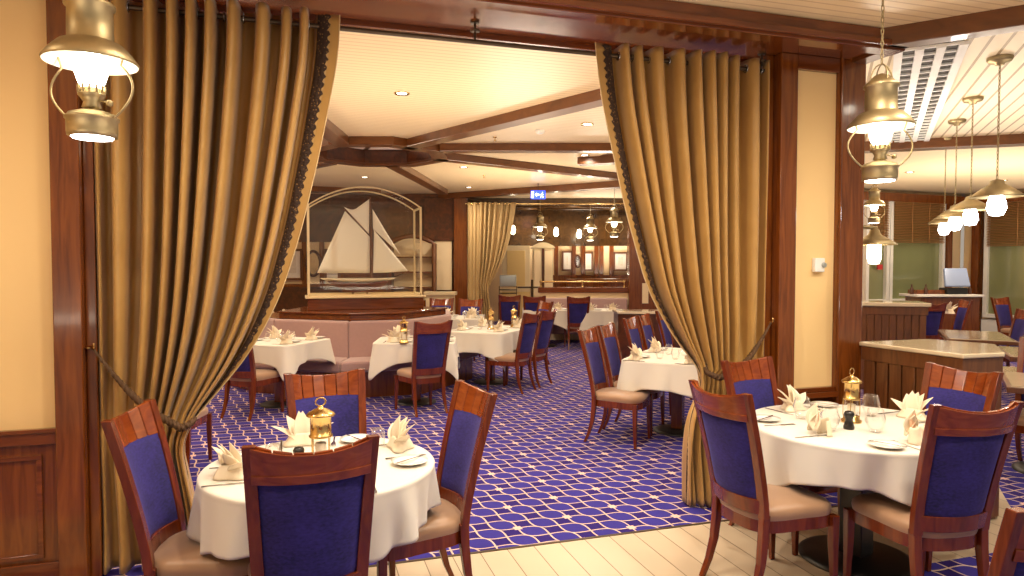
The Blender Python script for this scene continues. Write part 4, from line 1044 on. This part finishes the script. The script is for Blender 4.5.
oil((2.99, 2.94), radians(-17), 'brass oil lamp pendant above the front right round table', 2.1)
oil(pxr(873, 11), -.3, 'small far oil lamp with side hoops seen right of the pier', 2.32, light=14, zc=3.2)
oil(pxr(614, 13.4), -.3, 'far oil lamp with hoops left of the right curtain edge', 2.20, light=12, zc=3.2)
for px, dd, s in ((540, 15.5, 'left'), (590, 16.0, 'right')):
    oil(pxr(px, dd), -.3, 'bright starry far oil lamp, %s of the two above the half wall' % s, 2.22, light=22, zc=3.2)
def make_pendant():
    R = empty('pendant_lamp', (0, 0, 0)); b = M['abrass']
    MB().lathe([(.0, -.06), (.03, -.058), (.035, -.04), (.075, -.035), (.085, -.02), (.085, 0)], 20).build('canopy', b, R)
    ch = MB(); chain(ch, 0, 0, -.92, -.05); ch.build('chain', b, R)
    MB().lathe([(.175, -1.055), (.178, -1.048), (.10, -.985), (.05, -.955), (.045, -.93), (.0, -.915)], 32, caps=False).build('shade', M['abrass'], R)
    MB().lathe([(.0, -1.20), (.045, -1.19), (.066, -1.14), (.060, -1.09), (.045, -1.045), (.02, -1.03)], 24).build('glass_globe', M['bulbw'], R)
    lamp('pendant_light', 'POINT', (0, 0, -1.12), 22, (1, .9, .78), .07, parent=R)
    return R
for k, (px, py) in enumerate(((1000, 60), (973, 100), (957, 122), (946, 140))):
    x, y = at(px, py, 3.2)
    inst('pendant', make_pendant, (x, y, 3.22), 0, ['nearest pendant lamp of the right hall row, at the right edge', 'second pendant lamp from the right in the hall row', 'third pendant lamp from the right in the hall row', 'leftmost pendant lamp of the right hall row'][k], 'lamp')
# lamp on a bracket at the end of the pier
sc_ = empty('bracket_lamp', (3.93, 4.12, 0), 0, 'brass bracket lamp on the end of the right pier', 'lamp')
MB().box(0, .02, -.05, .05, 1.86, 2.02).build('wall_plate', M['abrass'], sc_, bevel=.01)
MB().tube([(.02, 0, 1.94), (.24, 0, 1.93)], .014, 8).lathe([(.0, 1.91), (.022, 1.92), (.022, 1.955), (0, 1.965)], 12, (.03, 0, 0)).build('arm', M['abrass'], sc_)
MB().lathe([(.155, 1.80), (.158, 1.806), (.09, 1.85), (.045, 1.88), (.03, 1.92), (.0, 1.935)], 30, (.22, 0, 0), caps=False).build('shade', M['abrass'], sc_)
MB().lathe([(.0, 1.655), (.035, 1.66), (.048, 1.70), (.048, 1.80), (.03, 1.82)], 20, (.22, 0, 0)).build('glass_globe', M['bulb'], sc_)
lamp('bracket_light', 'POINT', (.22, 0, 1.74), 12, (1, .86, .62), .06, parent=sc_)
for k, (px, y, dd) in enumerate(((513, 230, 17.5), (556, 232, 17.5), (579, 234, 17.5))):  # glowing globes stand in for lamp reflections on the glossy bulkhead
    o = inst('wlamp', lambda: None or (lambda R: (MB().box(-.05, .05, -.02, 0, -.12, .12).build('back_plate', M['abrass'], R), MB().lathe([(.0, -.12), (.05, -.09), (.06, 0), (.04, .1), (0, .12)], 16, (0, -.08, 0)).build('glass_globe', M['bulb'], R), R)[2])(empty('wall_lamp', (0, 0, 0))),
             (*cw(pr(px, dd), dd+.06), pz(y, dd)), RZ, ['small glowing wall lamp near the far curtain', 'small glowing wall lamp between the two starry lamps', 'small glowing wall lamp just left of the right starry lamp'][k], 'lamp')
# recessed downlights
def make_down():
    R = empty('downlight', (0, 0, 0))
    MB().lathe([(.045, -.004), (.068, -.010), (.072, -.004), (.070, 0)], 28, caps=False).build('ring', M['brass'], R)
    MB().lathe([(.046, -.004), (.046, -.001)], 24).build('lens', M['down'], R)
    lamp('downlight_beam', 'SPOT', (0, 0, -.03), 96, WARM, .05, 165, .9, parent=R)
    return R
dl = [((.90, 6.23), 'downlight in the large near ceiling bay beyond the opening'), ((3.04, 6.98), 'downlight beside the right curtain, nearer one'),
      ((3.86, 8.94), 'downlight beside the right curtain, farther one'), ((1.12, 12.32), 'downlight above the display case'),
      ((3.24, 13.3), 'downlight before the exit sign'), ((-1.6, 7.2), 'downlight above the left curtain side'), ((5.6, 7.0), 'downlight behind the right curtain'),  # the two at the curtains are unseen additions
      ((-1.3, 10.9), 'downlight above the far left table'), ((5.9, 12.6), 'downlight above the far half wall tables'), ((9.74, 8.96), 'downlight at the left of the plain hall ceiling'),
      ((10.6, 6.9), 'downlight at the right of the plain hall ceiling'), ((-.2, 4.75), 'downlight just beyond the left curtain'), ((2.3, 4.75), 'downlight just beyond the right curtain'),  # the pair beyond the curtains is added out of sight
      ((12.3, 9.3), 'downlight before the far right window'),
      ((.10, 7.45), 'downlight in front of the coffer, hidden by the left curtain'), ((1.9, 7.3), 'downlight in front of the coffer beam'), ((-.9, 9.0), 'downlight left of the coffer, hidden by the left curtain'), ((2.5, 10.6), 'downlight right of the coffer')]  # extra downlights added to brighten the model yacht and banquette
for p, lab in dl: inst('down', make_down, (*p, CZ), 0, lab, 'ceiling light', 'recessed downlights')
for k, p in enumerate([(.35, 2.75), (2.35, 2.3), (3.6, 2.4), (-2.4, 2.6), (1.3, 1.6), (5.2, 2.5), (-.5, .8), (3.0, .6), (1.0, 3.2)]):
    inst('down', make_down, (*p, 3.22), 0, 'downlight above the camera side of the opening, out of the photo', 'ceiling light', 'recessed downlights of the near room')
for px, dd in ((530, 17), (575, 16.3), (615, 17)):
    inst('down', make_down, (*pxr(px, dd), 3.2), 0, 'small downlight among the glossy far beams', 'ceiling light', 'recessed downlights of the far lounge')
hd = inst('down', make_down, (*at(558, 45, 3.12), 3.12), 0, 'sparkling downlight in the header beside the rod', 'ceiling light')
# detectors, sprinkler, sign
def make_det():
    return MB().lathe([(.0, -.045), (.03, -.045), (.05, -.03), (.055, -.008), (.055, 0)], 20).build('smoke_detector', M['enamel'])
inst('det', make_det, (*at(540, 130, CZ), CZ), 0, 'round smoke detector in the bay between the two beams', 'smoke detector')
def make_spr(): return MB().lathe([(.0, -.05), (.02, -.05), (.02, -.046), (.006, -.04), (.008, -.01), (.025, -.006), (.025, 0)], 12).build('sprinkler', M['brass'])
inst('spr', make_spr, (*at(495, 137, CZ), CZ), 0, 'brass sprinkler head left of the smoke detector', 'sprinkler')
inst('spr', make_spr, (*at(484, 175, CZ), CZ), 0, 'brass sprinkler head near the far header beam', 'sprinkler')
ex = empty('exit_sign', (*cw(pr(538, 13.0), 13.0), 0), RZ, 'lit blue exit sign hanging below the far beam', 'sign')
MB().box(-.14, .14, -.02, .02, 2.90, 3.06).build('panel', M['signblue'], ex, bevel=.004)
MB().tube([(0, 0, 3.06), (0, 0, 3.2)], .008, 6).build('hanger', M['dull'], ex)
MB().box(-.125, -.085, -.026, -.02, 2.92, 3.04).build('door_symbol', M['signwhite'], ex)
MB().slab([(-.06, -.023, 2.98), (-.025, -.023, 3.02), (-.025, -.023, 2.995), (.02, -.023, 2.995), (.02, -.023, 2.965), (-.025, -.023, 2.965), (-.025, -.023, 2.94)], (0, 1, 0), .006).build('arrow_symbol', M['signwhite'], ex)
MB().tube([(.075, -.023, 3.00), (.065, -.023, 2.965), (.045, -.023, 2.93)], .008, 5).tube([(.065, -.023, 2.965), (.09, -.023, 2.95), (.095, -.023, 2.925)], .008, 5).tube([(.05, -.023, 2.985), (.075, -.023, 2.995), (.10, -.023, 2.98)], .006, 5).lathe([(.0, -.01), (.011, 0), (.0, .011)], 10, (.082, -.025, 3.02)).build('runner_symbol', M['signwhite'], ex)
